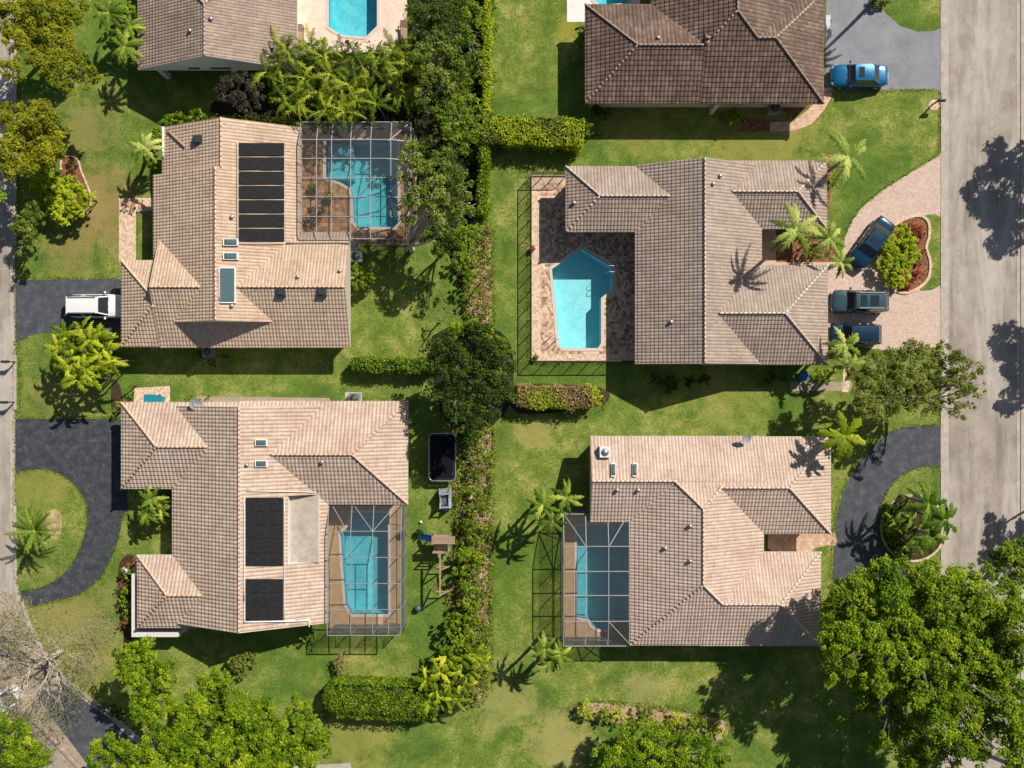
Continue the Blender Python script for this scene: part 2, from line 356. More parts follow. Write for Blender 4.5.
# leaves
M['leaf_mid'] = m_leaf('mid green leaves', S((44, 74, 10)), S((102, 132, 22)), S((174, 188, 52)))
M['leaf_bright'] = m_leaf('bright green leaves', S((56, 88, 8)), S((112, 142, 18)), S((184, 196, 44)), .4)
M['leaf_yellow'] = m_leaf('yellow green leaves', S((82, 90, 14)), S((134, 140, 24)), S((190, 184, 50)), .4)
M['leaf_dark'] = m_leaf('dark green leaves', S((28, 44, 10)), S((58, 80, 18)), S((108, 130, 38)))
M['leaf_olive'] = m_leaf('olive leaves', S((62, 76, 18)), S((114, 126, 42)), S((170, 172, 82)))
M['leaf_grey'] = m_leaf('grey green leaves', S((50, 72, 16)), S((106, 126, 40)), S((180, 188, 88)))
M['leaf_lime'] = m_leaf('lime leaves', S((124, 140, 16)), S((170, 186, 34)), S((208, 216, 66)), .4)
M['leaf_brown'] = m_leaf('dry hedge leaves', S((104, 86, 44)), S((158, 136, 88)), S((198, 176, 124)))
M['leaf_red'] = m_leaf('red orange leaves', S((110, 40, 26)), S((168, 76, 50)), S((200, 130, 84)))
M['leaf_purple'] = m_leaf('dusky purple leaves', S((34, 30, 24)), S((62, 58, 44)), S((104, 92, 72)))
M['palm'] = m_leaf('palm fronds', S((36, 64, 12)), S((104, 132, 36)), S((190, 200, 84)), .3)
M['palm_pale'] = m_leaf('pale palm fronds', S((56, 88, 22)), S((138, 160, 60)), S((216, 220, 124)), .3)
M['palm_yellow'] = m_leaf('yellow palm fronds', S((56, 80, 8)), S((118, 140, 18)), S((196, 202, 50)), .3)
M['areca'] = m_leaf('areca fronds', S((24, 46, 6)), S((84, 110, 18)), S((180, 188, 52)), .3)
M['palm_blue'] = m_leaf('deep green palm fronds', S((34, 64, 10)), S((78, 114, 22)), S((150, 172, 58)), .3)
# water
M['water'] = m_water('pool water', (.88, .975, .98)); M['pool_aqua'] = m_pool('aqua plaster', S((128, 206, 212)), S((164, 224, 226)))
M['pool_blue'] = m_pool('blue plaster', S((66, 176, 192)), S((112, 206, 212)))
M['pool_tile'] = plain('blue water-line tiles', S((40, 104, 140)), .3, var=.3, scale=9)
M['coping'] = plain('pool coping stone', (.62, .52, .44), .8)
# roofs
M['tile_A'] = m_tile('brown grey roof tiles', S((124, 104, 92)), S((150, 130, 116)), S((180, 160, 142)), S((84, 68, 58)), .25, .33, patch=True)
M['tile_B'] = m_tile('tan pink roof tiles', S((160, 132, 110)), S((188, 162, 138)), S((213, 190, 167)), S((112, 84, 70)), .26, .34, gapamt=.45)
M['tile_D'] = m_tile('terracotta pink roof tiles', S((158, 132, 114)), S((188, 164, 145)), S((214, 195, 176)), S((108, 72, 58)), .30, .36, 1.0, gapamt=.8, courseamt=.1)
M['tile_E'] = m_tile('dark brown roof tiles', S((74, 56, 48)), S((104, 84, 73)), S((150, 126, 110)), S((44, 34, 30)), .32, .38, gapamt=.7, courseamt=.6, bump=1.0)
M['tile_F'] = m_tile('weathered grey brown roof tiles', S((132, 114, 101)), S((158, 140, 126)), S((186, 168, 153)), S((92, 74, 64)), .27, .34, gapamt=.6, courseamt=.4)
M['tile_G'] = m_tile('pink beige roof tiles', S((162, 136, 119)), S((189, 165, 148)), S((212, 192, 175)), S((106, 78, 68)), .27, .35, gapamt=.55, courseamt=.3)
# ------------------------------------------------------------ ground, roads, drives
POOLS = {
 'A': [(329,-25),(377,-25),(377,26),(366,37),(342,35),(329,27)],
 'B': [(326,141),(397,141),(398,222),(394,227),(359,227),(354,222),(353,196),(350,188),(340,182),(326,178)],
 'D': [(352,513),(388,513),(388,614),(352,614),(346,604),(343,565),(341,534),(346,529),(351,522)],
 'E': [(594,-30),(632,-30),(629,3),(600,5),(594,0)],
 'F': [(552,269),(582,248.5),(610,265),(613,270),(612,289),(601,298),(601,343),(598,348),(563,348),(559,344)],
 'G': [(577,526),(627,526),(627,619),(614,619),(611,625),(606,629),(598,629),(592,625),(589,619),(577,617)],
}
big = [(-3000,-3000),(4000,-3000),(4000,4000),(-3000,4000)]
sheet('lawn', big, 0.0, M['lawn'], holes=list(POOLS.values()))
# right-hand street
sheet('street', [(946,-400),(1022,-400),(1022,1200),(946,1200)], .004, M['road'])
def strip(name, pts, wpx, z, mat, **kw):
    L_, R_ = [], []
    for i, p in enumerate(pts):
        a, b = pts[max(i-1, 0)], pts[min(i+1, len(pts)-1)]; dx, dy = b[0]-a[0], b[1]-a[1]; n = math.hypot(dx, dy) or 1
        L_.append((p[0]-dy/n*wpx/2, p[1]+dx/n*wpx/2)); R_.append((p[0]+dy/n*wpx/2, p[1]-dx/n*wpx/2))
    return sheet(name, L_+R_[::-1], z, mat, **kw)
def curb_mb(segs, wpx, h, z0=-.02):
    m = MB()
    for pts in segs:
        for a, b in zip(pts[:-1], pts[1:]):
            A, B = Vector(P(*a)), Vector(P(*b)); A.z = B.z = (h+z0)/2; m.bar(A, B, wpx/PPM, h-z0)
    return m
sheet('gutter', [(943.5,-400),(948.5,-400),(948.5,1200),(943.5,1200)], .010, M['gutter'])
sheet('gutter', [(1017,-400),(1020.5,-400),(1020.5,1200),(1017,1200)], .010, M['gutter'])
tag(curb_mb([[(942,-400),(942,0)],[(942,92),(942,152)],[(942,213),(942,288)],[(942,346),(942,425)],[(942,470),(942,560)],[(942,640),(942,1200)]], 3, .06).build('kerb', M['concrete']), kind='structure')
tag(curb_mb([[(942,0),(942,92)],[(942,152),(942,213)],[(942,288),(942,346)],[(942,425),(942,470)],[(942,560),(942,640)]], 3, .03).build('kerb', M['concrete']), kind='structure')
tag(curb_mb([[(1023.5,-400),(1023.5,1200)]], 6, .06).build('kerb', M['concrete']), kind='structure')
sheet('pavement', [(1034,-400),(1052,-400),(1052,1200),(1034,1200)], .006, M['concrete'])
# left-hand street, bending away at the bottom
kerbL = smooth_path([(13,-400),(13,0),(13,300),(13,540),(16,585),(28,628),(52,668),(84,697),(112,717),(134,737),(190,775),(300,850),(500,960)], 5)
roadL = kerbL + [(440,1060),(240,930),(120,840),(60,780),(20,760),(-60,745),(-130,690),(-130,-400)]
sheet('street', roadL, .004, M['road'])
lower = smooth_path([(-40,700),(10,700),(44,728),(70,752),(96,776),(180,840)], 4) + [(80,1000),(-200,900),(-200,700)]
sheet('side_street', smooth_path([(58,676),(86,699),(112,720),(134,741),(190,782),(300,860)], 4)+[(240,930),(150,860),(100,800),(75,752),(50,726),(30,700)], .009, M['asphalt_mid'])
sheet('side_street', [(12,712),(44,738),(66,760),(120,812),(60,860),(0,790),(-20,740)], .009, M['road'])
sheet('dirt_verge', smooth_path([(-30,640),(10,640),(30,672),(40,700),(60,728),(92,772),(84,780),(52,752),(30,728),(0,712),(-30,706)], 4, True), .013, M['dirt'])
sheet('dirt_verge', smooth_path([(6,600),(16,598),(34,640),(60,680),(46,690),(14,660),(-6,640)], 4, True), .020, M['dirt'])
strip('gutter', kerbL, 5, .016, M['gutter'])
kl = [p for p in smooth_path([(15.5,-400),(15.5,0),(15.5,300),(15.5,540),(18.5,584),(31,627),(54,666),(86,695),(114,715),(136,735),(192,773),(300,848)], 5)]
tag(curb_mb([[p for p in kl if p[1] < 279], [p for p in kl if 331 < p[1] < 418], [p for p in kl if 470 < p[1] < 582], [p for p in kl if p[1] > 600]], 2.6, .12).build('kerb', M['concrete']), kind='structure')
tag(curb_mb([smooth_path([(30,716),(52,739),(72,760),(100,790)],4)], 2.5, .12).build('kerb', M['dirt']), kind='structure')

# driveways
sheet('driveway', [(826,-60),(875,-60),(876,0),(884,12),(900,26),(918,32),(934,31),(943,27),(943,92),(934,89),(928,89),(826,91)], .012, M['asphalt_light'])
pv = [(943,153)]+smooth_path([(943,153),(915,170),(882,191),(858,212),(845,238),(843,262)],5)+[(826,262),(824,345),(850,345),(880,350),(910,350),(943,346)]
sheet('driveway', pv, .012, M['paver_pink'])
sheet('driveway', [(15,280),(130,279),(135,333),(40,333),(28,336),(15,344)], .012, M['asphalt_mid'])
dd = [(15,419),(125,419),(128,512),(123,513)]+smooth_path([(123,513),(118,540),(104,572),(84,592),(60,600),(36,606)],5)+[(18,606)]
inn = smooth_path([(15,474),(28,470),(48,470),(66,478),(80,492),(87,508),(86,528),(80,548),(70,566),(56,580),(38,588),(19,591)],4)
sheet('driveway', dd, .012, M['asphalt_dark'])
sheet('lawn_island', inn+[(16,560),(16,520)], .018, M['lawn'])
gd = [(943,425)]+smooth_path([(943,425),(915,426),(890,432),(868,452),(850,478),(838,510),(834,545),(833,600),(834,640)],5)+[(884,660),(943,660)]
sheet('driveway', gd, .012, M['asphalt_mid'])
isl = smooth_path([(943,470),(932,466),(912,470),(894,482),(882,504),(879,530),(888,552),(904,566),(925,572),(943,570)],5)
sheet('lawn_island', isl, .018, M['lawn'])
# paths and patches
sheet('path', [(119,198),(158,198),(158,210),(136,212),(136,262),(119,262)], .014, M['paver_edge'])
pth = [(768,132),(794,131)]+smooth_path([(794,131),(812,122),(824,108),(833,94),(824,88),(816,94),(806,106),(794,120)],4)
sheet('path', [(770,132),(794,131),(812,124),(824,110),(832,96),(832,88),(822,88),(818,98),(808,110),(794,121),(770,122)], .014, M['concrete_path'])
sheet('mulch_bed', [(726,101),(770,101),(794,119),(806,109),(817,97),(815,90),(726,90)], .012, M['mulch'])
sheet('mulch_bed', [(735,118),(794,121),(790,131),(737,132)], .010, M['mulch'])
sheet('path', [(800,530),(835,533),(838,546),(828,545),(815,548),(806,560),(780,560),(768,548),(768,530)], .014, M['concrete_path'])
sheet('path', [(762,220),(800,220),(800,262),(826,262),(826,270),(762,270)], .010, M['paver_pink'])
sheet('soil_bed', [(776,226),(832,226),(840,262),(776,262)], .015, M['mulch'])
sheet('path', [(844,360),(850,360),(852,372),(848,392),(842,392)], .010, M['paver_edge'])
sheet('path', [(790,382),(852,382),(852,391),(790,391)], .009, M['dirt'])
sheet('mulch_bed', smooth_path([(824,160),(830,154),(832,178),(830,196),(828,214),(824,214)],4,True), .016, M['mulch'])
# planted island of the paver drive
heart = smooth_path([(884,238),(893,226),(908,218),(920,216),(928,222),(929,236),(926,248),(930,262),(928,278),(918,288),(904,293),(892,288),(884,272),(881,254)],4,True)
sheet('lawn_island', smooth_path([(921,216),(934,214),(942,218),(942,284),(932,290),(920,291)],1)+[(918,280),(926,262),(922,250),(927,236)], .020, M['lawn'])
sheet('mulch_bed', heart, .028, M['mulch'])
tag(curb_mb([smooth_path([(884,238),(893,226),(908,218),(920,216),(928,222),(929,236),(926,248),(930,262),(928,278),(918,288),(904,293),(892,288),(884,272),(881,254),(884,238)],4)], 2.6, .10).build('kerb', M['paver_edge']), kind='structure')
# round bed of the lower-right drive
tag(curb_mb([circle(913,528,32,33,28)+[(945,528)]], 2.0, .10).build('kerb', M['paver_edge']), kind='structure')
sheet('soil_bed', circle(913,528,31,32,28), .024, M['soil'])
# mulch ring and beds on the left
sheet('mulch_bed', smooth_path([(61,164),(68,157),(76,158),(80,168),(84,180),(90,192),(92,204),(84,206),(72,196),(64,184)],4,True), .010, M['mulch'])
tag(curb_mb([smooth_path([(61,170),(62,160),(70,156),(78,160),(81,170),(86,182),(91,196),(91,206)],4)], 1.5, .08).build('kerb', M['paver_edge']), kind='structure')
sheet('mulch_bed', smooth_path([(48,512),(58,510),(62,520),(60,536),(54,540),(46,528)],4,True), .026, M['dry'])
sheet('dry_litter', smooth_path([(471,225),(489,225),(490,270),(491,326),(480,330),(471,325),(470,280)],4,True), .012, M['dry'])
sheet('dry_litter', smooth_path([(484,428),(491,430),(489,480),(490,540),(487,600),(490,640),(484,690),(474,700),(472,640),(474,580),(468,520),(466,480),(476,450)],4,True), .012, M['dry'])
sheet('dry_litter', smooth_path([(577,705),(600,703),(640,708),(690,714),(724,721),(727,732),(716,740),(680,730),(640,724),(600,722),(578,716)],4,True), .012, M['dry'])
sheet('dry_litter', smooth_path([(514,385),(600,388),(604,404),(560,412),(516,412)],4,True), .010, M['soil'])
sheet('soil_bed', smooth_path([(120,562),(136,560),(136,632),(124,636),(118,600)],4,True), .010, M['soil'])
sheet('soil_bed', [(120,500),(172,500),(176,560),(136,560),(136,556),(126,540)], .008, M['lawn'])
sheet('soil_bed', smooth_path([(112,380),(120,386),(124,410),(112,412)],4,True), .008, M['soil'])
sheet('path', [(134,388),(170,386),(170,408),(134,408)], .010, M['paver_edge'])
sheet('path', [(196,396),(330,398),(330,412),(196,412)], .009, M['dirt'])
sheet('utility_pad', [(345,392),(362,392),(362,405),(345,405)], .030, M['concrete'])
sheet('path', [(290,766),(350,763),(352,769),(292,772)], .012, M['concrete'])
# decks
sheet('painted_shade_bed', smooth_path([(405,-40),(488,-40),(489,60),(486,150),(484,225),(470,232),(466,300),(440,236),(416,240),(404,130),(400,60)],3,True), .006, M['under'])  # dark sheets below the crowns, gap shade painted in their colour
sheet('painted_shade_bed', smooth_path([(262,40),(300,54),(405,54),(404,120),(300,122),(210,112),(240,80)],3,True), .007, M['under'])
sheet('painted_shade_bed', smooth_path([(432,336),(490,328),(512,350),(510,404),(488,432),(480,470),(472,520),(478,560),(480,640),(486,680),(452,716),(424,712),(420,684),(440,660),(452,600),(460,520),(460,440),(440,410)],3,True), .006, M['under'])
sheet('pool_deck', [(295,-60),(407,-60),(407,53),(298,53)], .014, M['deck_pale'], holes=[POOLS['A']])
sheet('pool_deck', [(300,130),(417,130),(417,246),(300,246)], .014, M['deck_orange'], holes=[POOLS['B']])
sheet('pool_deck', [(328,500),(401,500),(401,628),(328,628)], .014, M['deck_tan'], holes=[POOLS['D']])
sheet('pool_deck', [(567,-60),(640,-60),(640,22),(567,22)], .014, M['deck_white'], holes=[POOLS['E']])
sheet('pool_deck', [(531,175),(640,175),(640,361),(531,361)], .012, M['paver_edge'], holes=[POOLS['F']])
sheet('pool_deck', [(541,183),(640,183),(640,354),(541,354)], .018, M['paver_deck'], holes=[POOLS['F']])
sheet('pool_deck', [(565,515),(640,515),(640,640),(565,640)], .014, M['deck_tan'], holes=[POOLS['G']])

def pool(key, name, label, depth, plaster, step=None, wall='coping'):
    pts = POOLS[key]; c = P(sum(p[0] for p in pts)/len(pts), sum(p[1] for p in pts)/len(pts))
    o = empty(name, (c[0], c[1], 0), 0, label, 'pool')
    w_ = [P(x, y) for x, y in pts]
    a = sum(w_[i][0]*w_[(i+1) % len(w_)][1]-w_[(i+1) % len(w_)][0]*w_[i][1] for i in range(len(w_)))
    if a < 0: w_ = w_[::-1]
    n = len(w_); m = MB(); m.poly([(p[0], p[1], -depth) for p in w_])
    for i in range(n):
        p, q = w_[i], w_[(i+1) % n]; m.poly([(q[0], q[1], -depth), (p[0], p[1], -depth), (p[0], p[1], 0), (q[0], q[1], 0)])
    m.build('basin', M[plaster], o)
    cen = Vector((c[0], c[1], 0)); m = MB(); q_ = [Vector((p[0], p[1], 0)).lerp(cen, .006) for p in w_]
    for i in range(n):
        a_, b_ = q_[i], q_[(i+1) % n]; m.poly([(b_.x, b_.y, -.26), (a_.x, a_.y, -.26), (a_.x, a_.y, -.005), (b_.x, b_.y, -.005)])
    m.build('tile_band', M['pool_tile'], o)
    m = MB(); m.poly([(p[0], p[1], -.12) for p in w_]); m.build('water_surface', M['water'], o)
    # coping ring
    m = MB(); cx, cy = c[0], c[1]; k = []
    for i in range(n):
        p0, p1, p2 = Vector(w_[i-1]).xy, Vector(w_[i]).xy, Vector(w_[(i+1) % n]).xy
        n1 = Vector(((p1-p0).y, -(p1-p0).x)).normalized(); n2 = Vector(((p2-p1).y, -(p2-p1).x)).normalized(); nn = (n1+n2)
        nn = nn/(max(.3, nn.length_squared))*2 if nn.length > .1 else n1
        k.append(p1+nn*.24)
    for i in range(n):
        j = (i+1) % n; a0, b0 = w_[i], w_[j]
        m.poly([(a0[0], a0[1], .045), (k[i].x, k[i].y, .045), (k[j].x, k[j].y, .045), (b0[0], b0[1], .045)])
        m.poly([(a0[0], a0[1], 0), (a0[0], a0[1], .045), (b0[0], b0[1], .045), (b0[0], b0[1], 0)])
        m.poly([(k[i].x, k[i].y, .045), (k[i].x, k[i].y, 0), (k[j].x, k[j].y, 0), (k[j].x, k[j].y, .045)])
    m.build('coping', M[wall], o)
    if step:
        m = MB()
        for (x0, y0, x1, y1, d) in step:
            a, b = P(x0, y0), P(x1, y1); m.box(a[0], a[1], -depth+.002, b[0], b[1], -d)
        m.build('step', M[plaster], o)
    return o
pool('A', 'swimming_pool', 'turquoise pool with cut corners on a pale open deck at the top edge', 1.3, 'pool_blue')
pool('B', 'swimming_pool', 'turquoise pool under the cage of the house with black heating mats, partly under a tree', 1.4, 'pool_blue', [(327,142,352,178,.35)])
pool('D', 'swimming_pool', 'blue pool with one curved side inside the cage of the lower left house', 1.3, 'pool_blue')
pool('E', 'swimming_pool', 'corner of a blue pool on a white deck beyond the dark brown roof', 1.3, 'pool_blue')
pf = pool('F', 'swimming_pool', 'open pale aqua pool with pointed top end on a mottled stone deck', 1.35, 'pool_aqua')
pool('G', 'swimming_pool', 'narrow pool with a round bay at its bottom end under the lower right cage', 1.3, 'pool_blue', [(578,527,588,616,.5)])
# hand rails of the open pool
for a, b in (((606,270),(616,270)), ((558,334),(551,340))):
    m = MB(); A, B = Vector(P(*a)), Vector(P(*b)); u = (B-A).normalized(); s = Vector((-u.y, u.x, 0))*.25
    for sg in (-1, 1):
        m.tube([A+s*sg+Vector((0,0,-.4)), A+s*sg+Vector((0,0,.5)), A+s*sg+u*.25+Vector((0,0,.75)), B+s*sg+Vector((0,0,.7)), B+s*sg+Vector((0,0,.0))], .025, 6)
    m.build('hand_rail', M['white'], pf)

# ------------------------------------------------------------ houses
HE, PITCH = 2.5, .42
class Block:
    def __init__(s, x0, y0, x1, y1, axis, ends, dz=0, he=HE, pitch=PITCH, hole=None):
        he += dz; a, b = P(x0, y0, he), P(x1, y1, he)
        s.X0, s.X1 = a[0], b[0]; s.Y0, s.Y1 = b[1], a[1]; s.axis, s.ends, s.he, s.pitch, s.hole = axis, ends, he, pitch, hole
        s.half = ((s.X1-s.X0) if axis == 'y' else (s.Y1-s.Y0))/2; s.hr = he+pitch*s.half
    def z(s, x, y):
        if not (s.X0 <= x <= s.X1 and s.Y0 <= y <= s.Y1): return -9
        if s.axis == 'y': d = [x-s.X0, s.X1-x]; e = [y-s.Y0, s.Y1-y]
        else: d = [y-s.Y0, s.Y1-y]; e = [x-s.X0, s.X1-x]
        m = min(d)
        for k, q in zip(s.ends, e):
            if k == 'h': m = min(m, q)
        return s.he+m*s.pitch
    def geo(s, mb, caps):
        T = (lambda u, v, z: (v, u, z)) if s.axis == 'y' else (lambda u, v, z: (u, v, z))
        # u along the ridge, v across it
        U0, U1, V0, V1 = (s.Y0, s.Y1, s.X0, s.X1) if s.axis == 'y' else (s.X0, s.X1, s.Y0, s.Y1)
        vm = (V0+V1)/2; r0 = U0+(s.half if s.ends[0] == 'h' else 0); r1 = U1-(s.half if s.ends[1] == 'h' else 0)
        r1 = max(r1, r0+.01); he, hr, hb = s.he, s.hr, s.he-.2; sl = math.hypot(1, s.pitch)
        def face(pts, uvf, mi=0):
            w_ = [Vector(T(*p)) for p in pts]; nrm = (w_[1]-w_[0]).cross(w_[2]-w_[0])
            uv = [uvf(p) for p in pts]
            if mi == 0 and nrm.z < 0: w_ = w_[::-1]; uv = uv[::-1]
            mb.poly(w_, mi, uv)
        off = random.uniform(0, 50)
        lo = [(U0, V0, he), (U1, V0, he), (r1, vm, hr), (r0, vm, hr)]; hi = [(U0, V1, he), (U1, V1, he), (r1, vm, hr), (r0, vm, hr)]
        face(lo, lambda p: (p[0]+off, -(p[1]-V0)*sl+off))
        f_hi = lambda p: (p[0]+off+7, -(V1-p[1])*sl+off)
        if not s.hole: face(hi, f_hi)
        else:
            (hu0, hu1, hv0, hv1, zf) = s.hole; zz = lambda v: he+(V1-v)*s.pitch
            q = lambda u0, u1, v0, v1: face([(u0, v0, zz(v0)), (u1, v0, zz(v0)), (u1, v1, zz(v1)), (u0, v1, zz(v1))], f_hi)
            q(U0, hu0, vm, V1); q(hu1, U1, vm, V1); q(hu0, hu1, vm, hv0); q(hu0, hu1, hv1, V1)
            c = [(hu0, hv0), (hu1, hv0), (hu1, hv1), (hu0, hv1)]
            for i in range(4):
                a, b = c[i], c[(i+1) % 4]; mb.poly([T(a[0], a[1], zf), T(b[0], b[1], zf), T(b[0], b[1], zz(b[1])), T(a[0], a[1], zz(a[1]))], 2)
            mb.poly([T(u, v, zf) for u, v in c][::-1] if s.axis == 'y' else [T(u, v, zf) for u, v in c], 3)
        for k, (e, u, r_) in enumerate(((s.ends[0], U0, r0), (s.ends[1], U1, r1))):
            tri = [(u, V0, he), (u, V1, he), (r_, vm, hr)]
            if e == 'h': face(tri, lambda p: (p[1]+off+3, -abs(p[0]-u)*sl+off))
            else: face(tri, lambda p: (0, 0), 2)
        c = [(U0, V0), (U1, V0), (U1, V1), (U0, V1)]
        for i in range(4):
            a, b = c[i], c[(i+1) % 4]; mb.poly([T(a[0], a[1], hb), T(b[0], b[1], hb), T(b[0], b[1], he), T(a[0], a[1], he)], 1)
        mb.poly([T(u, v, hb) for u, v in c], 1)
        if r1-r0 > .3: caps.append((T(r0, vm, hr), T(r1, vm, hr)))
        for e, u, r_ in ((s.ends[0], U0, r0), (s.ends[1], U1, r1)):
            if e == 'h':
              for V in (V0, V1): caps.append((T(u, V, he), T(r_, vm, hr)))

class House:
    def __init__(s, label, blocks, tile, cap, stucco='stucco', fascia='fascia', wall_skip=(), capr=.075):
        s.blocks = blocks
        cx = sum((b.X0+b.X1)/2 for b in blocks)/len(blocks); cy = sum((b.Y0+b.Y1)/2 for b in blocks)/len(blocks)
        s.o = empty('house', (cx, cy, 0), 0, label, 'house')
        mb = MB(); caps = []
        for b in blocks: b.geo(mb, caps)
        s.roof = mb.build('roof', [M[tile], M[fascia], M[stucco], M['concrete']], s.o)
        for a, b in caps:
            cm = MB()
            a, b = Vector(a), Vector(b); n = max(1, int((b-a).length/.36)); a.z += .015; b.z += .015
            for i in range(n):
                p, q = a.lerp(b, i/n), a.lerp(b, (i+1)/n); c_ = (p+q)/2; d_ = (b-a).normalized(); sx, sy = -d_.y*.3, d_.x*.3
                if s.z(c_.x, c_.y) > c_.z+.02 or max(s.z(c_.x+sx, c_.y+sy), s.z(c_.x-sx, c_.y-sy)) > c_.z-.035: continue
                cm.tube([p, q], [capr+.025, capr-.01], 6)
            if cm.v: cm.build('ridge_cap', cap, s.roof)
        s.wall = MB(); rects = []
        for i, b in enumerate(blocks):
            ins = .55+.004*i; r_ = (b.X0+ins, b.Y0+ins, b.X1-ins, b.Y1-ins); rects.append(r_)
            if i in wall_skip: continue
            s.wall.box(r_[0], r_[1], 0, r_[2], r_[3], b.he-.19-.003*i)
        s.rects = [r_ for i, r_ in enumerate(rects) if i not in wall_skip]
        s.wall.build('wall', M[stucco], s.o)
        s.windows()
    def inside(s, x, y, skip=None):
        return any(r_[0]-.3 < x < r_[2]+.3 and r_[1]-.3 < y < r_[3]+.3 for i, r_ in enumerate(s.rects) if i != skip)
    def windows(s):
        door = False
        for i, (x0, y0, x1, y1) in enumerate(s.rects):
            for (ax, ay, bx, by, nx, ny) in ((x0, y0, x1, y0, 0, -1), (x1, y0, x1, y1, 1, 0), (x1, y1, x0, y1, 0, 1), (x0, y1, x0, y0, -1, 0)):
                L = math.hypot(bx-ax, by-ay); k = max(1, int(L/3.6))
                for j in range(k):
                    t = (j+.5)/k; cx, cy = ax+(bx-ax)*t, ay+(by-ay)*t
                    if L < 2 or any(s.inside(cx+nx*.5+(bx-ax)/L*d, cy+ny*.5+(by-ay)/L*d, i) for d in (-.8, 0, .8)): continue
                    tx, ty = (bx-ax)/L, (by-ay)/L
                    w_ = .65; z0, z1 = .95, 2.05
                    isdoor = not door and L > 3 and nx != 0
                    if isdoor: door = True; w_ = .5; z0, z1 = .02, 2.1
                    f = MB(); g = MB()
                    f.bar((cx-tx*w_+nx*.02, cy-ty*w_+ny*.02, (z0+z1)/2), (cx+tx*w_+nx*.02, cy+ty*w_+ny*.02, (z0+z1)/2), .08, z1-z0)
                    g.bar((cx-tx*(w_-.07)+nx*.045, cy-ty*(w_-.07)+ny*.045, (z0+z1)/2), (cx+tx*(w_-.07)+nx*.045, cy+ty*(w_-.07)+ny*.045, (z0+z1)/2), .05, z1-z0-.14)
                    if isdoor:
                        fo = f.build('door', M['door'], s.o); h = MB(); h.ball((cx+tx*.35+nx*.09, cy+ty*.35+ny*.09, 1.0), .04); h.build('handle', M['metal'], fo)
                    else: fo = f.build('window', M['white'], s.o); g.build('pane', M['glass'], fo)
    def z(s, x, y): return max(b.z(x, y) for b in s.blocks)
    def at(s, px, py, dz=0):
        h = 3.0
        for _ in range(12):
            x, y, _z = P(px, py, h); zz = s.z(x, y)
            h = .5*h+.5*((zz if zz > 0 else 3.0)+dz)
        return Vector((x, y, h))
    def vent(s, px, py, kind='pipe'):
        p = s.at(px, py, .02); m = MB()
        if kind == 'pipe':
            m.tube([p-Vector((0,0,.4)), p+Vector((0,0,.08))], .09, 10); m.tube([p+Vector((0,0,.06)), p+Vector((0,0,.18))], [.17, .13], 10); mat = M['metal']
        else: m.box(p.x-.36, p.y-.34, p.z-.35, p.x+.36, p.y+.34, p.z+.14); m.box(p.x-.26, p.y-.24, p.z+.14, p.x+.26, p.y+.24, p.z+.22); mat = M['darkmetal']
        m.build('roof_vent', mat, s.o)
    def skylight(s, x0, y0, x1, y1, dome=True):
        c = [s.at(*q, .2) for q in ((x0, y1), (x1, y1), (x1, y0), (x0, y0))]
        m = MB(); v = [p-Vector((0,0,.45)) for p in c]+c; m.mesh(v, [(3,2,1,0),(4,5,6,7),(0,1,5,4),(1,2,6,5),(2,3,7,6),(3,0,4,7)])
        f = m.build('skylight', M['white'], s.o)
        g = MB(); ce = sum(c, Vector())/4; q = [ce+(p-ce)*(.84 if dome else .93)+Vector((0,0,.012)) for p in c]
        if dome:
            top = [ce+(p-ce)*.5+Vector((0,0,.14)) for p in c]; g.mesh(q+top, [(4,5,6,7),(0,1,5,4),(1,2,6,5),(2,3,7,6),(3,0,4,7)])
        else: top = [p+Vector((0,0,.03)) for p in q]; g.mesh(q+top, [(4,5,6,7),(0,1,5,4),(1,2,6,5),(2,3,7,6),(3,0,4,7)])
        g.build('pane', M['glass_sky'], f)
    def solar(s, x0, y0, x1, y1, rows, gap=1.8, vertical=False):
        for i in range(rows):
            a, b = y0+(y1-y0)*i/rows+gap/2, y0+(y1-y0)*(i+1)/rows-gap/2
            c = [s.at(*q, .11) for q in ((x0, b), (x1, b), (x1, a), (x0, a))]
            m = MB(); v = [p-Vector((0,0,.06)) for p in c]+c; m.mesh(v, [(3,2,1,0),(4,5,6,7),(0,1,5,4),(1,2,6,5),(2,3,7,6),(3,0,4,7)])
            m.build('solar_mat', M['solar'], s.o)
    def pipe(s, pts, rad=.06, mat='white', dz=.12, name='solar_pipe'):
        m = MB(); out = []
        for a, b in zip(pts[:-1], pts[1:]):
            for i in range(7): out.append(s.at(a[0]+(b[0]-a[0])*i/6, a[1]+(b[1]-a[1])*i/6, dz))
        m.tube(out, rad, 6); m.build(name, M[mat], s.o)
    def slab(s, mb, x0, y0, x1, y1, z0, z1):
        a, b = P(x0, y0, z1), P(x1, y1, z1); mb.box(a[0], a[1], z0, b[0], b[1], z1)

def dish(house, p, r_=.42):
    m = MB(); m.tube([p+Vector((0,-.1,-.6)), p+Vector((0,.05,.15))], .03, 6); ax = Vector((.2, -.35, .9)).normalized(); u = ax.cross(Vector((0,0,1))).normalized(); w_ = ax.cross(u); c = p+Vector((0,.08,.25))
    rings = [[c+(u*math.cos(a)+w_*math.sin(a))*r_*t+ax*(.22*r_*t*t) for a in [k*math.pi/9 for k in range(18)]] for t in (.05, .4, .7, 1.0)]
    v_ = [x for g in rings for x in g]; f_ = [(i*18+k, i*18+(k+1) % 18, (i+1)*18+(k+1) % 18, (i+1)*18+k) for i in range(3) for k in range(18)]
    m.mesh(v_, f_, 0, True); m.tube([c-w_*r_, c+ax*r_*.9], .015, 5); m.ball(tuple(c+ax*r_*.9), .05, 1, 8); m.build('satellite_dish', M['alu_white'], house.o)
def capmat(name, c):
    return plain(name, S(c), .8, var=.25, scale=2.5)
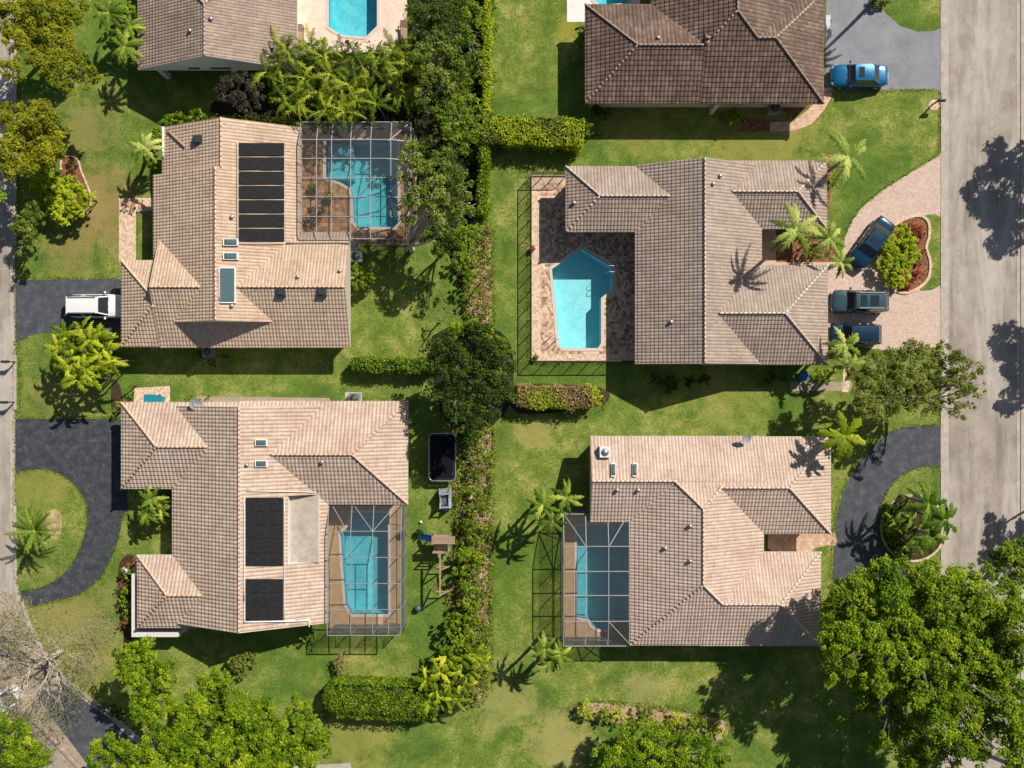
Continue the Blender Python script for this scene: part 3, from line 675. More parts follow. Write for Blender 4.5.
# A: top left, gable end facing the camera's centre
hA = House('house at the top edge with a grey brown gable roof and white gable wall',
  [Block(137.5,-60,297,69.5,'y','gh')], 'tile_A', capmat('brown ridge caps', (172,150,132)), wall_skip=(0,))
m = MB(); b = hA.blocks[0]; m.box(b.X0+.55, b.Y0+3.2, 0, b.X1-.55, b.Y1-.5, b.he-.19); m.build('wall', M['stucco'], hA.o)
m = MB(); m.box(b.X0+.6, b.Y0+.25, 1.95, b.X1-.6, b.Y0+.5, b.he-.195); m.build('porch_beam', M['stucco'], hA.o)
for x in (b.X0+1.2, b.X0+9.4):
    m = MB(); m.box(x, b.Y0+.2, 0, x+.42, b.Y0+.62, 1.95); m.build('porch_column', M['stucco'], hA.o)
for px in (195, 217, 226):
    x = P(px, 0, 2.6)[0]; m = MB(); m.box(x-.45, b.Y0-.03, 2.62, x+.45, b.Y0+.02, 2.9); m.build('gable_vent', M['darkmetal'], hA.o)
hA.vent(190, 31); hA.vent(211, 19)
# B: middle left
hB = House('tan tiled house with a column of black heating mats, white car in its drive',
  [Block(153,175,301,323,'y','gg'), Block(162,127,301,180,'y','gg',dz=-.04), Block(121,260,215,347,'x','hg',dz=.003), Block(160,232,350,347.6,'x','gg',dz=-.003)],
  'tile_B', capmat('tan ridge caps', (212,180,154)), stucco='stucco_tan')
hB.solar(239,142,284,242,7); hB.skylight(223,238.5,238,245.5); hB.skylight(223,252.5,238,259.5); hB.skylight(220.5,267,235,303,False)
for q in ((232,217),(232,306),(298,277),(340,271)): hB.vent(*q)
for q in ((281,292),(322,292),(198,140)): hB.vent(*q, 'box')
hB.pipe([(168,131),(185,147)], .09, 'wood', .05, 'roof_pole'); hB.pipe([(219,268),(219,300)], .04, 'white', .1)
hB.pipe([(286,243.5),(349,243)], .07, 'fascia_brown', .03, 'roof_step'); hB.pipe([(163,127),(163,157)], .10, 'white', .05, 'gutter_pipe')
hB.pipe([(239,243.5),(284,243.5)], .04, 'stucco_tan', .14); hB.pipe([(237.5,142),(237.5,242)], .04, 'stucco_tan', .14)
# D: lower left
b1 = Block(172,406,328,623,'y','gg')
zf = None
def hole(px0, py0, px1, py1, b, zf):
    a, c = P(px0, py0, 4.2), P(px1, py1, 3.2); return (c[1], a[1], a[0], c[0], zf)
b1.hole = hole(286,497,318,563,b1,3.02)
hD = House('terracotta pink tiled house with a dark drive and two black mat blocks on its roof',
  [b1, Block(240,401,408,504.5,'x','gh',dz=.003), Block(121,402,250,489,'x','hg',dz=-.003), Block(137,555,240,628,'x','hg',dz=.006)],
  'tile_D', capmat('pink ridge caps', (206,170,146)))
hD.solar(246,497.5,283,566,5,.4); hD.solar(246,579,283,621,3,.4)
hD.skylight(255,439.5,267,446); hD.skylight(255,460.5,267,467)
for q in ((247,465),(322,462)): hD.vent(*q)
hD.pipe([(244,496),(244,600),(244,622)], .03, 'white'); hD.pipe([(244,622),(300,621),(309,620),(309,627)], .06, 'white')
hD.pipe([(247,491),(316,492)], .03, 'white'); hD.pipe([(284.5,498),(284.5,624)], .03, 'white')
m = MB(); z = 2.0
for (x0, y0, x1, y1) in ((131.5,578,135,637),(135,632.5,178,637),(131.5,574,137,578)):
    a, b = P(x0, y0, z), P(x1, y1, z); m.box(a[0], a[1], 0, b[0], b[1], z)
m.build('screen_wall', M['stucco'], hD.o)
dish(hD, hD.at(197.5,405,.55), .5)
# E: top, dark brown
hE = House('dark brown tiled house at the top edge with a bright blue car beside it',
  [Block(651,-70,806,103,'y','hh',dz=.003), Block(585,4,740,103.3,'x','hg'), Block(700,-8,824,103.6,'x','gh',dz=-.003)],
  'tile_E', capmat('grey brown ridge caps', (168,144,126)), stucco='stucco_tan', fascia='fascia_brown')
hE.vent(658,38)
a, b = P(716,100,2.4), P(727,112,2.4); m = MB(); m.box(a[0], a[1], 0, a[0]+.35, a[1]-.35, 2.3); m.build('porch_column', M['stucco_tan'], hE.o)
m = MB(); a = P(826,15,1.6); m.box(a[0], a[1], 0, a[0]+.45, a[1]-1.75, 1.6); m.build('side_wall', M['stucco'], hE.o)
# F: middle right
hF = House('grey brown tiled house between the open aqua pool and the pink paver drive',
  [Block(635,165,762,364,'y','gg'), Block(565.5,166,690,232,'x','hg',dz=.003), Block(700,160.5,827,229,'x','gh',dz=-.003), Block(700,265,828,365,'x','gh',dz=.006)],
  'tile_F', capmat('pale grey ridge caps', (206,186,168)), stucco='stucco_tan', fascia='fascia_brown')
for q in ((713,184),(720,176),(671,322),(574,203)): hF.vent(*q)
# G: lower right
hG = House('pink beige tiled house with a narrow screened pool on its left side',
  [Block(629,437,764,645.5,'y','hh'), Block(590,436,760,522,'x','gg',dz=.003), Block(700,436.5,831,534,'x','gh',dz=-.003), Block(700,552,821,646,'x','gh',dz=.006)],
  'tile_G', capmat('pale pink ridge caps', (214,186,166)), stucco='stucco_tan')
for q in ((617,490),(638,490),(690,526),(665,548),(690,561)): hG.vent(*q)
for x in (613.5, 635): hG.skylight(x-2.2,463,x+2.2,476.5)
p = hG.at(605,452,.45); m = MB(); m.box(p.x-.42, p.y-.42, p.z-.9, p.x+.42, p.y+.42, p.z+.1); u = m.build('roof_air_unit', M['white'], hG.o)
m = MB(); m.tube([(p.x, p.y, p.z+.1), (p.x, p.y, p.z+.15)], .3, 16); m.build('fan_grille', M['metal'], u)
dish(hG, hG.at(745,439,.5))

# ------------------------------------------------------------ pool cages
def cage(label, x0, y0, x1, y1, xs, ys, slopes, walls, inset=1.6, h0=2.35, h1=2.95, extra=(), frame='alu', bw=.055, house_side=None):
    a, b = P(x0, y0, h0), P(x1, y1, h0); X0, X1, Y0, Y1 = a[0], b[0], b[1], a[1]
    o = empty('pool_cage', ((X0+X1)/2, (Y0+Y1)/2, 0), 0, label, 'pool enclosure')
    def zf(x, y):
        d = {'W': x-X0, 'E': X1-x, 'S': y-Y0, 'N': Y1-y}; q = [d[k] for k in slopes]
        return h0+(h1-h0)*min(1, max(0, min(q))/inset) if q else h0
    def line(A, B, n=24):
        pts = [];
        for i in range(n+1):
            x, y = A[0]+(B[0]-A[0])*i/n, A[1]+(B[1]-A[1])*i/n; pts.append(Vector((x, y, zf(x, y))))
        out = [pts[0]]
        for i in range(1, n):
            if abs((pts[i+1].z-pts[i].z)-(pts[i].z-pts[i-1].z)) > 1e-4: out.append(pts[i])
        return out+[pts[-1]]
    def beam(A, B):
        m = MB(); L = line(A, B)
        for p, q in zip(L[:-1], L[1:]): m.bar(p, q, bw, bw*1.2)
        m.build('beam', M[frame], o)
    Xs = [P(x, 0, 2.8)[0] for x in xs]; Ys = [P(0, y, 2.8)[1] for y in ys]
    for x in Xs: beam((x, Y0), (x, Y1))
    for y in Ys: beam((X0, y), (X1, y))
    for (c, d) in (((X0,Y0),(X1,Y0)),((X1,Y0),(X1,Y1)),((X1,Y1),(X0,Y1)),((X0,Y1),(X0,Y0))): beam(c, d)
    i_ = inset
    cn = {'SW': ((X0,Y0),(X0+i_,Y0+i_)), 'SE': ((X1,Y0),(X1-i_,Y0+i_)), 'NE': ((X1,Y1),(X1-i_,Y1-i_)), 'NW': ((X0,Y1),(X0+i_,Y1-i_))}
    for k, (A, B) in cn.items():
        if k[0] in slopes and k[1] in slopes: beam(A, B)
    for (px0, py0, px1, py1) in extra: p, q = P(px0, py0, 2.7), P(px1, py1, 2.7); beam((p[0], p[1]), (q[0], q[1]))
    # posts and wall rails
    pm = []
    def wall(A, B, cuts):
        A, B = Vector((*A, 0)), Vector((*B, 0)); L = (B-A).length
        for t in sorted(set([0.0, 1.0]+cuts)):
            p = A.lerp(B, t); m = MB(); m.bar(p, p+Vector((0, 0, h0-.06)), bw, bw); m.build('post', M[frame], o)
        for h in (.08, .95):
            m = MB(); m.bar(A+Vector((0,0,h)), B+Vector((0,0,h)), bw*.7, bw*.7); m.build('rail', M[frame], o)
        ts = sorted(set([0.0, 1.0]+cuts)); m = MB()
        for k in range(len(ts)-1):      # diagonal braces in the end bays
            if k in (0, len(ts)-2): p, q = A.lerp(B, ts[k]), A.lerp(B, ts[k+1]); m.bar(p+Vector((0,0,.1)), q+Vector((0,0,h0-.1)), .04, .04)
        m.build('brace', M[frame], o)
        m = MB(); m.poly([A, B, B+Vector((0,0,h0)), A+Vector((0,0,h0))]); m.build('screen_panel', M['screen'], o)
    cx = [(x-X0)/(X1-X0) for x in Xs if X0+.3 < x < X1-.3]; cy = [(y-Y0)/(Y1-Y0) for y in Ys if Y0+.3 < y < Y1-.3]
    if 'W' in walls: wall((X0,Y0),(X0,Y1),cy)
    if 'E' in walls: wall((X1,Y0),(X1,Y1),cy)
    if 'S' in walls: wall((X0,Y0),(X1,Y0),cx)
    if 'N' in walls: wall((X0,Y1),(X1,Y1),cx)
    gx = sorted({X0, X1, *([X0+i_] if 'W' in slopes else []), *([X1-i_] if 'E' in slopes else [])}); gy = sorted({Y0, Y1, *([Y0+i_] if 'S' in slopes else []), *([Y1-i_] if 'N' in slopes else [])})
    m = MB()
    for p, q in zip(gx[:-1], gx[1:]):
        for r_, t in zip(gy[:-1], gy[1:]):
            c = [(p,r_),(q,r_),(q,t),(p,t)]; V = [(x, y, zf(x, y)-.02) for x, y in c]
            hs = [v[2] for v in V]; k = hs.index(min(hs))
            # split quads so hips fold correctly
            if sum(abs(h-h1+.02) < 1e-3 for h in hs) == 1: k = hs.index(max(hs))
            V = V[k:]+V[:k]; m.poly([V[0], V[1], V[2]]); m.poly([V[0], V[2], V[3]])
    m.build('screen_roof', M['screen'], o); return o
cage('screened pool enclosure of the heating mat house, a tree reaching over its corner', 301,122,411,240, [317,332,351,371,391],[140,159,178,197,217], 'NE','NES', frame='alu_white', inset=1.7)
cage('screened pool enclosure of the lower left house beside the play area', 329,505,402,633, [351,373],[531,557,583,609], 'N','ES', inset=2.2, extra=[(332,507,347,530),(354,507,373,531),(394,507,373,531),(389,531,389,633)], frame='alu')
cage('narrow screened pool enclosure of the lower right house with a palm at each left corner', 563.5,514,629,646, [586,608.5],[546,571,595,621], 'NS','WNS', inset=2.4, extra=[(565,516,586,546),(628,516,608.5,546),(629,644,608.5,621)], frame='alu_white')
# mesh fence of the open pool
o = empty('pool_fence', (P(531,270)[0], P(531,270)[1], 0), 0, 'low black mesh safety fence around the open aqua pool deck', 'fence')
fl = [(566,176.5),(531,176.5),(531,361.5),(634,361.5)]; hgt = 1.35
fp = []
for a, b in zip(fl[:-1], fl[1:]):
    A, B = Vector(P(*a)), Vector(P(*b)); n = max(1, round((B-A).length/1.15))
    for i in range(n):
        p = A.lerp(B, i/n); m = MB(); m.bar(p, p+Vector((0,0,hgt)), .05, .05); m.build('post', M['alu_dark'], o)
    m = MB(); m.bar(A+Vector((0,0,hgt)), B+Vector((0,0,hgt)), .06, .05); m.build('rail', M['white'] if a[0] == b[0]*9 else M['alu_dark'], o)
    m = MB(); m.bar(A+Vector((0,0,.05)), B+Vector((0,0,.05)), .05, .05); m.build('rail', M['alu_dark'], o)
    m = MB(); m.poly([A, B, B+Vector((0,0,hgt)), A+Vector((0,0,hgt))]); m.build('mesh_panel', M['screen_light'], o)
# ------------------------------------------------------------ vegetation
def leaves(name, cen, nrm, size, tone, mat, parent, aspect=.55, fold=True):
    """one mesh of many leaf-sized faces; cen, nrm (N,3); size, tone (N,)"""
    n = len(cen); off = np.array(parent.location) if parent is not None else np.zeros(3)
    r_ = rng.normal(size=(n, 3)); t = np.cross(nrm, r_); t /= np.linalg.norm(t, axis=1, keepdims=True)+1e-9
    b = np.cross(nrm, t); s = size[:, None]
    v = np.stack([cen-t*s, cen-b*s*aspect+t*s*.1, cen+t*s, cen+b*s*aspect+t*s*.1], 1).reshape(-1, 3)-off
    return quads(name, v, np.repeat(tone, 1), mat, parent)
def quads(name, v, tone, mat, parent):
    n = len(v)//4; me = bpy.data.meshes.new(name); me.vertices.add(n*4); me.loops.add(n*4); me.polygons.add(n)
    me.vertices.foreach_set('co', v.astype(np.float32).ravel()); me.loops.foreach_set('vertex_index', np.arange(n*4, dtype=np.int32))
    me.polygons.foreach_set('loop_start', np.arange(0, n*4, 4, dtype=np.int32)); me.polygons.foreach_set('loop_total', np.full(n, 4, dtype=np.int32))
    me.update(calc_edges=True)
    a = me.attributes.new('tone', 'FLOAT', 'FACE'); a.data.foreach_set('value', np.clip(tone, 0, 1).astype(np.float32))
    me.materials.append(M[mat]); o = bpy.data.objects.new(name, me); C.objects.link(o)
    if parent is not None: o.parent = parent
    return o
def unit(v): return v/(np.linalg.norm(v, axis=1, keepdims=True)+1e-9)
def crown_pts(lobes, leaf, dens, flat=.7, sub=.5, gap=0.0):
    """lobes: (x, y, z, r) world.  clumps over each lobe's upper shell, leaves over each clump"""
    cs, ns, ts = [], [], []
    for (x, y, z, r) in lobes:
        ltone = rng.normal(0, .05)
        nc = max(6, int((r/sub)**2*4.6))
        d = unit(rng.normal(size=(nc, 3))); d[:, 2] = np.abs(d[:, 2])*1.0-.22
        rr = r*rng.uniform(.55, 1.05, nc)[:, None]*rng.choice([1, 1, 1, 1.18], nc)[:, None]
        c = np.array([x, y, z])+d*rr*np.array([1, 1, flat])
        if gap: c = c[rng.uniform(size=len(c)) > gap]
        for q in c:
            rs = sub*rng.uniform(.45, 1.0)*min(1, r/1.0); k = int(dens*1.25*(rs/sub)**2)+4
            e = unit(rng.normal(size=(k, 3))); e[:, 2] = np.where(e[:, 2] < -.2, -e[:, 2], e[:, 2])
            cs.append(q+e*rs*rng.uniform(.5, 1.1, k)[:, None]*np.array([1, 1, .75]))
            ns.append(unit(e*.6+np.array([.1, .1, .75])+rng.normal(0, .42, (k, 3))))
            ts.append(np.full(k, .5+ltone+rng.normal(0, .10))+rng.normal(0, .13, k))
    return np.concatenate(cs), np.concatenate(ns), np.concatenate(ts)
def limb(mb, a, b, ra, rb, bend=.15, n=5):
    a, b = Vector(a), Vector(b); L = (b-a).length; pts = []
    o1 = Vector((random.uniform(-1, 1), random.uniform(-1, 1), .5))*L*bend
    for i in range(n+1):
        t = i/n; pts.append(a.lerp(b, t)+o1*math.sin(math.pi*t))
    mb.tube(pts, [ra+(rb-ra)*i/n for i in range(n+1)], 6, smooth=True)
def tree(name, label, lobes, h, mat, leaf=.2, dens=34, trunk=None, tr=.22, bark='bark', cat='tree', group=None, sub=.5, flat=.7, hj=.14, gap=0.0, limbs=True):
    """lobes: (px, py, rpx[, height]) as seen from above; trunk: ground pixel"""
    L = []
    for q in lobes:
        hh = q[3] if len(q) > 3 else h*random.uniform(1-hj, 1)
        r = q[2]/PPM*(HC-hh)/HC; top = hh; z = max(r*flat*.5, top-r*flat*.85); x, y, _ = P(q[0], q[1], top); L.append((x, y, z, r))
    cx = sum(l[0]*l[3] for l in L)/sum(l[3] for l in L); cy = sum(l[1]*l[3] for l in L)/sum(l[3] for l in L)
    if trunk: cx, cy, _ = P(*trunk)
    o = empty(name, (cx, cy, 0), 0, label, cat, group)
    m = MB(); fork = Vector((cx, cy, h*.3)); m.tube([(cx, cy, -.05), (cx, cy, .25), fork], [tr*1.5, tr*1.1, tr*.85], 8)
    if limbs:
        for (x, y, z, r) in L:
            e = Vector((x, y, z+r*.1)); limb(m, fork, e, tr*.55, tr*.2)
            for _ in range(3):
                a = random.uniform(0, 6.28); limb(m, fork.lerp(e, random.uniform(.6, 1)), e+Vector((math.cos(a)*r*.7, math.sin(a)*r*.7, r*.25)), tr*.2, tr*.06, n=3)
    m.build('trunk', M[bark], o)
    leaf *= .64; dens *= 2.2
    c, n, t = crown_pts(L, leaf, dens, flat, sub, gap); leaves('crown', c, n, leaf*rng.uniform(.6, 1.15, len(c)), t, mat, o)
    return o
def shrub(name, label, lobes, h, mat, leaf=.13, dens=30, cat='shrub', group=None, sub=.28, core='core', flat=.8):
    L = []
    for q in lobes:
        hh = q[3] if len(q) > 3 else h*random.uniform(.85, 1); r = q[2]/PPM*(HC-hh)/HC; x, y, _ = P(q[0], q[1], hh); L.append((x, y, max(.05, hh-r*flat), r))
    cx = sum(l[0] for l in L)/len(L); cy = sum(l[1] for l in L)/len(L); o = empty(name, (cx, cy, 0), 0, label, cat, group)
    m = MB()
    for (x, y, z, r) in L: 
        for a in range(4): m.tube([(x, y, 0), (x+math.cos(a*1.6)*r*.5, y+math.sin(a*1.6)*r*.5, z+r*.45)], [.04, .02], 5)
    m.build('stems_or_core', M['bark'], o)
    leaf *= .8; dens *= 1.5
    c, n, t = crown_pts(L, leaf, dens, flat, sub); leaves('foliage', c, n, leaf*rng.uniform(.6, 1.15, len(c)), t, mat, o)
    return o
def hedge(name, label, path, wpx, h, mat, leaf=.10, per_m2=130, mat2=None, frac2=.0, core='core', rough=.12, rnd=.15, round_end=False, cat='hedge', group=None, wj=0):
    """clipped hedge along a pixel path given at its top; boxy cross-section"""
    pts = [Vector(P(x, y, h)).xy for x, y in path]; w_ = wpx/PPM*(HC-h)/HC
    cx = sum(p.x for p in pts)/len(pts); cy = sum(p.y for p in pts)/len(pts)
    o = empty(name, (cx, cy, 0), 0, label, cat, group); m = MB(); C_, N_, T_ = [], [], []
    for a, b in zip(pts[:-1], pts[1:]):
        d = b-a; L = d.length; u = d/L; s = Vector((-u.y, u.x)); hw = w_/2
        A, B = a-u*.0, b+u*.0
        m.bar((A.x, A.y, h*.45), (B.x, B.y, h*.45), w_*.72, h*.86)  # solid dark core behind the leaves
        def emit(n, fx):
            q, nn = fx(n); bump = np.sin(q[:, 0]*2.3+q[:, 1]*1.7)*rough*.5+np.sin(q[:, 0]*5.1-q[:, 1]*4.3)*rough*.4
            q = q+nn*(bump[:, None]+rng.normal(0, rough*.6, (len(q), 1))); C_.append(q); N_.append(unit(nn*.6+rng.normal(0, .45, nn.shape)+np.array([0, 0, .3]))); T_.append(.5+bump/rough*.12+rng.normal(0, .16, len(q)))
        U3, S3 = np.array([u.x, u.y, 0]), np.array([s.x, s.y, 0]); A3 = np.array([A.x, A.y, 0]); Z = np.array([0, 0, 1.])
        L2 = (B-A).length
        def topf(n):
            k = rng.uniform(-1, 1, n); return (A3+U3*rng.uniform(-.05, L2+.05, n)[:, None]+S3*(k*hw)[:, None]+Z*(h*.98*(1-rnd*np.abs(k)**3))[:, None], unit(np.tile(Z, (n, 1))+S3*(k**3*rnd*2)[:, None]))
        emit(int(L2*w_*per_m2), topf)
        for sg in (-1, 1):
            emit(int(L2*h*per_m2*.8), lambda n: (A3+U3*rng.uniform(-.05, L2+.05, n)[:, None]+S3*sg*hw*.95+Z*(h*rng.uniform(.03, 1, n))[:, None], np.tile(S3*sg, (n, 1))))
    for e, sg in ((pts[0], -1), (pts[-1], 1)):
        u = (pts[1]-pts[0]).normalized() if sg < 0 else (pts[-1]-pts[-2]).normalized(); n = int(w_*h*per_m2*.9)
        U3 = np.array([u.x, u.y, 0]); S3 = np.array([-u.y, u.x, 0]); q = np.array([e.x, e.y, 0])+S3*rng.uniform(-w_/2, w_/2, n)[:, None]+np.array([0, 0, 1.])*(h*rng.uniform(.03, 1, n))[:, None]+U3*sg*rng.uniform(-.05, .12, n)[:, None]
        C_.append(q); N_.append(unit(np.tile(U3*sg, (n, 1))+rng.normal(0, .45, (n, 3))+np.array([0, 0, .3]))); T_.append(.5+rng.normal(0, .16, n))
        if round_end:
            hw = w_/2; n = int(math.pi*hw*hw/2*per_m2*1.1); rr = np.sqrt(rng.uniform(size=n)); aa = rng.uniform(-math.pi/2, math.pi/2, n); D = U3*sg*np.cos(aa)[:, None]+S3*np.sin(aa)[:, None]
            C_.append(np.array([e.x, e.y, 0])+D*(rr*hw)[:, None]+np.array([0, 0, 1.])*(h*.98*(1-rnd*rr**3))[:, None]+rng.normal(0, .05, (n, 3))); N_.append(unit(D*(rr**3*rnd*2)[:, None]+np.array([0, 0, 1.])+rng.normal(0, .4, (n, 3)))); T_.append(.5+rng.normal(0, .16, n))
            n = int(math.pi*hw*h*per_m2); aa = rng.uniform(-math.pi/2, math.pi/2, n); D = U3*sg*np.cos(aa)[:, None]+S3*np.sin(aa)[:, None]
            C_.append(np.array([e.x, e.y, 0])+D*hw*.97+np.array([0, 0, 1.])*(h*(1-rnd)*rng.uniform(.02, 1, n))[:, None]); N_.append(unit(D+rng.normal(0, .4, (n, 3))+np.array([0, 0, .3]))); T_.append(.5+rng.normal(0, .16, n))
    m.build('stems_or_core', M[core], o)  # the solid core bars, coloured like the shaded hedge inside
    c, n, t = map(np.concatenate, (C_, N_, T_)); sz = leaf*rng.uniform(.6, 1.2, len(c))
    if mat2:
        k = (np.sin(c[:, 0]*1.3+1)+np.sin(c[:, 1]*1.9+c[:, 0]*.6)+rng.normal(0, .7, len(c))) < (frac2*4-2)
        leaves('foliage', c[~k], n[~k], sz[~k], t[~k], mat, o); leaves('dry_foliage', c[k], n[k], sz[k], t[k], mat2, o)
    else: leaves('foliage', c, n, sz, t, mat, o)
    return o
def frond_quads(c, az, L, up, droop, lw, ll, steps, tone, out_v, out_t, vfold=.35):
    d = np.array([math.cos(az), math.sin(az), 0]); s = np.array([-d[1], d[0], 0]); ts = np.linspace(0, 1, steps)
    side = random.uniform(-.12, .12)
    pos = np.array([c+d*L*t*(1-.12*t)+s*side*L*t*t+np.array([0, 0, 1])*L*(up*t-droop*t*t) for t in ts])
    # rachis
    for i in range(0, steps-1, max(1, steps//6)):
        j = min(steps-1, i+max(1, steps//6)); w = .035*(1-ts[i])+.012
        out_v.append(np.array([pos[i]-s*w, pos[j]-s*w*.8, pos[j]+s*w*.8, pos[i]+s*w])); out_t.append(tone+.25)
    for i in range(2, steps):
        t = ts[i]; prof = math.sin(math.pi*min(1, .12+t*.86))**.6; l = .58*ll*prof*random.uniform(.5, 1.35); tg = unit((pos[i]-pos[i-1])[None])[0]
        for sg in (-1, 1):
            dirv = s*sg*.82+tg*(.45+.5*t)+np.array([0, 0, vfold*.3-.25*t-random.uniform(.0, .25)]); dirv /= np.linalg.norm(dirv)
            wv = tg*lw*.62*(1.1-.3*t); a = pos[i]; b = a+dirv*l*.55; e = a+dirv*l+np.array([0, 0, -.22*l])
            out_v.append(np.array([a-wv*.5, b-wv*.6, b+wv*.6, a+wv*.5])); out_v.append(np.array([b-wv*.6, e-wv*.12, e+wv*.12, b+wv*.6])); tt = tone+random.gauss(0, .07); out_t += [tt, tt+.08]
def palm(name, label, crowns, mat, n=15, L=2.2, h=4.0, lw=.10, ll=.55, up=.42, droop=.75, steps=22, tr=.13, cat='palm tree', group=None, ground=None, heads=True, bark='palm_bark'):
    """crowns: (px, py, h, Lscale, [ground px, ground py])"""
    q0 = crowns[0]; g = P(q0[4], q0[5]) if len(q0) > 4 else P(q0[0], q0[1], q0[2])
    o = empty(name, (g[0], g[1], 0), 0, label, cat, group)
    tm = MB(); V, T = [], []
    for q in crowns:
        c = Vector(P(q[0], q[1], q[2])); c.z -= .15; b = Vector(P(q[4], q[5])) if len(q) > 4 else Vector((c.x, c.y, 0)); b.z = -.05
        hh = c.z; k = max(4, int(hh/.35)); pts = [b.lerp(c, i/k)+Vector((math.sin(i/k*3)*.12, 0, 0)) for i in range(k+1)]
        tm.tube(pts, [tr*(1.35-.55*i/k)*(1.06 if i % 2 else .97) for i in range(k+1)], 9)
        a0 = random.uniform(0, 6)
        for i in range(max(8, int(n*.8))):
            a = a0+i*2.39996+random.uniform(-.25, .25); lay = i/n; frond_quads(np.array(c), a, L*q[3]*(1.0-.18*(1-lay)*random.random()), up*(1.5-1.1*lay)+random.uniform(-.05, .05), droop*(.75+.4*lay), lw, ll*q[3], steps, .60+random.gauss(0, .12)-.22*(1-lay) if False else .5+random.gauss(0, .14), V, T)
    tm.build('trunk', M[bark], o)
    quads('crown', np.concatenate(V)-np.array(o.location), np.array(T), mat, o); return o
def canes(name, label, heads, mat, L=1.9, h=3.0, n=8, ll=.5, lw=.12, cat='palm clump', group=None, up=.8, droop=.8):
    """clump of feathery cane palms: heads (px, py[, h])"""
    c0 = P(heads[0][0], heads[0][1], h); o = empty(name, (c0[0], c0[1], 0), 0, label, cat, group); tm = MB(); V, T = [], []
    for q in heads:
        hh = (q[2] if len(q) > 2 else h)*random.uniform(.8, 1.05); c = Vector(P(q[0], q[1], hh)); tm.tube([(c.x+random.uniform(-.3,.3), c.y+random.uniform(-.3,.3), 0), tuple(c)], [.07, .05], 6)
        a0 = random.uniform(0, 6)
        for i in range(max(5, int(n*.75))):
            frond_quads(np.array(c), a0+i*2.39996+random.uniform(-.4, .4), L*random.uniform(.8, 1.3), up+random.uniform(-.2, .2), droop+random.uniform(-.1, .1), lw, ll, 14, .5+random.gauss(0, .22), V, T)
    tm.build('canes', M['palm_bark'], o); quads('crown', np.concatenate(V)-np.array(o.location), np.array(T), mat, o); return o
def agave_like(name, label, px, py, h, n, L, mat, cat='plant', w=.10):
    c = Vector(P(px, py, h*.3)); o = empty(name, (c.x, c.y, 0), 0, label, cat); V, T = [], []
    for i in range(n):
        a = i*2.39996+random.uniform(-.2, .2); el = .15+.9*(1-i/n); d = np.array([math.cos(a)*math.cos(el), math.sin(a)*math.cos(el), math.sin(el)]); s = np.array([-math.sin(a), math.cos(a), 0]); p = np.array([c.x, c.y, .05]); l = L*random.uniform(.8, 1.1)
        q = p+d*l*.5; e = p+d*l+np.array([0, 0, -l*.12]); V += [np.array([p-s*w*.6, q-s*w, q+s*w, p+s*w*.6]), np.array([q-s*w, e-s*.01, e+s*.01, q+s*w])]; tt = .5+random.gauss(0, .15); T += [tt, tt+.08]
    quads('foliage', np.concatenate(V)-np.array(o.location), np.array(T), mat, o); return o

# ---- trees of the top left corner
tree('tree', 'yellow green spreading tree in the top left corner of the photo', [(10,8,20),(36,6,19),(64,6,18),(14,34,17),(40,30,17),(60,46,14),(74,62,14),(54,66,13),(84,76,11),(34,62,12),(70,84,9),(8,66,12)], 6.5, 'leaf_yellow', .19, trunk=(45,60), gap=.12)
tree('tree', 'yellow green tree on the left edge just above the lime bush beside the mulch ring', [(12,118,18),(34,114,17),(50,134,15),(24,140,18),(6,150,16),(44,152,13),(28,164,12),(10,172,12),(58,148,8)], 6.0, 'leaf_yellow', .19, trunk=(34,146), gap=.1)
shrub('bush', 'large lime green bush beside the mulch ring at upper left', [(40,180,14),(56,188,13),(70,194,12),(52,202,13),(72,208,10),(58,214,9),(84,196,8),(66,180,8)], 2.3, 'leaf_lime', .15, cat='bush')
tree('tree', 'dull green loose crowned tree between the left street and the lime bush', [(26,206,11),(18,222,11),(28,232,10),(20,248,8),(34,218,9)], 3.5, 'leaf_grey', .14, trunk=(26,226), sub=.4)
shrub('clipped_bush', 'small round clipped bush inside the mulch ring', [(71,163.5,4.5)], 1.0, 'leaf_dark', .08, sub=.16, cat='bush')
palm('palm_tree', 'green palm at the top edge left of the gable house, upper of two', [(108,12,3.6,1)], 'palm', 14, 1.7, ll=.5, lw=.13)
palm('palm_tree', 'green palm beside the left wall of the gable house, lower of two', [(124,46,3.6,1),(130,26,3.2,.8)], 'palm', 14, 1.8, ll=.55, lw=.13)
shrub('bush', 'dense green bush against the left wall of the gable house', [(116,30,9),(128,10,9),(128,38,8),(112,4,8),(132,58,6)], 2.6, 'leaf_mid', .15, cat='bush')
palm('palm_tree', 'pale green palm at the upper left corner of the heating mat house', [(145,147,3.4,1,148,152)], 'palm_pale', 14, 1.65, ll=.5, lw=.13)
shrub('bush', 'light green bush north of the heating mat house, left one of two', [(165,120,9),(155,132,8),(150,160,7),(176,116,7)], 2.0, 'leaf_bright', .14, cat='bush')
shrub('bush', 'green bush north of the heating mat house, right one of two', [(194,114,8),(186,122,6),(203,118,5)], 2.0, 'leaf_mid', .14, cat='bush')
tree('tree', 'dusky purple brown tree below the gable house', [(224,84,10),(240,78,11),(252,94,11),(236,100,11),(222,96,7),(246,110,8)], 4.5, 'leaf_purple', .15, trunk=(238,102), sub=.4, gap=.2)
hedge('hedge', 'low green hedge strip north of the heating mat house roof', [(206,120),(250,117),(292,122)], 6, .9, 'leaf_mid')
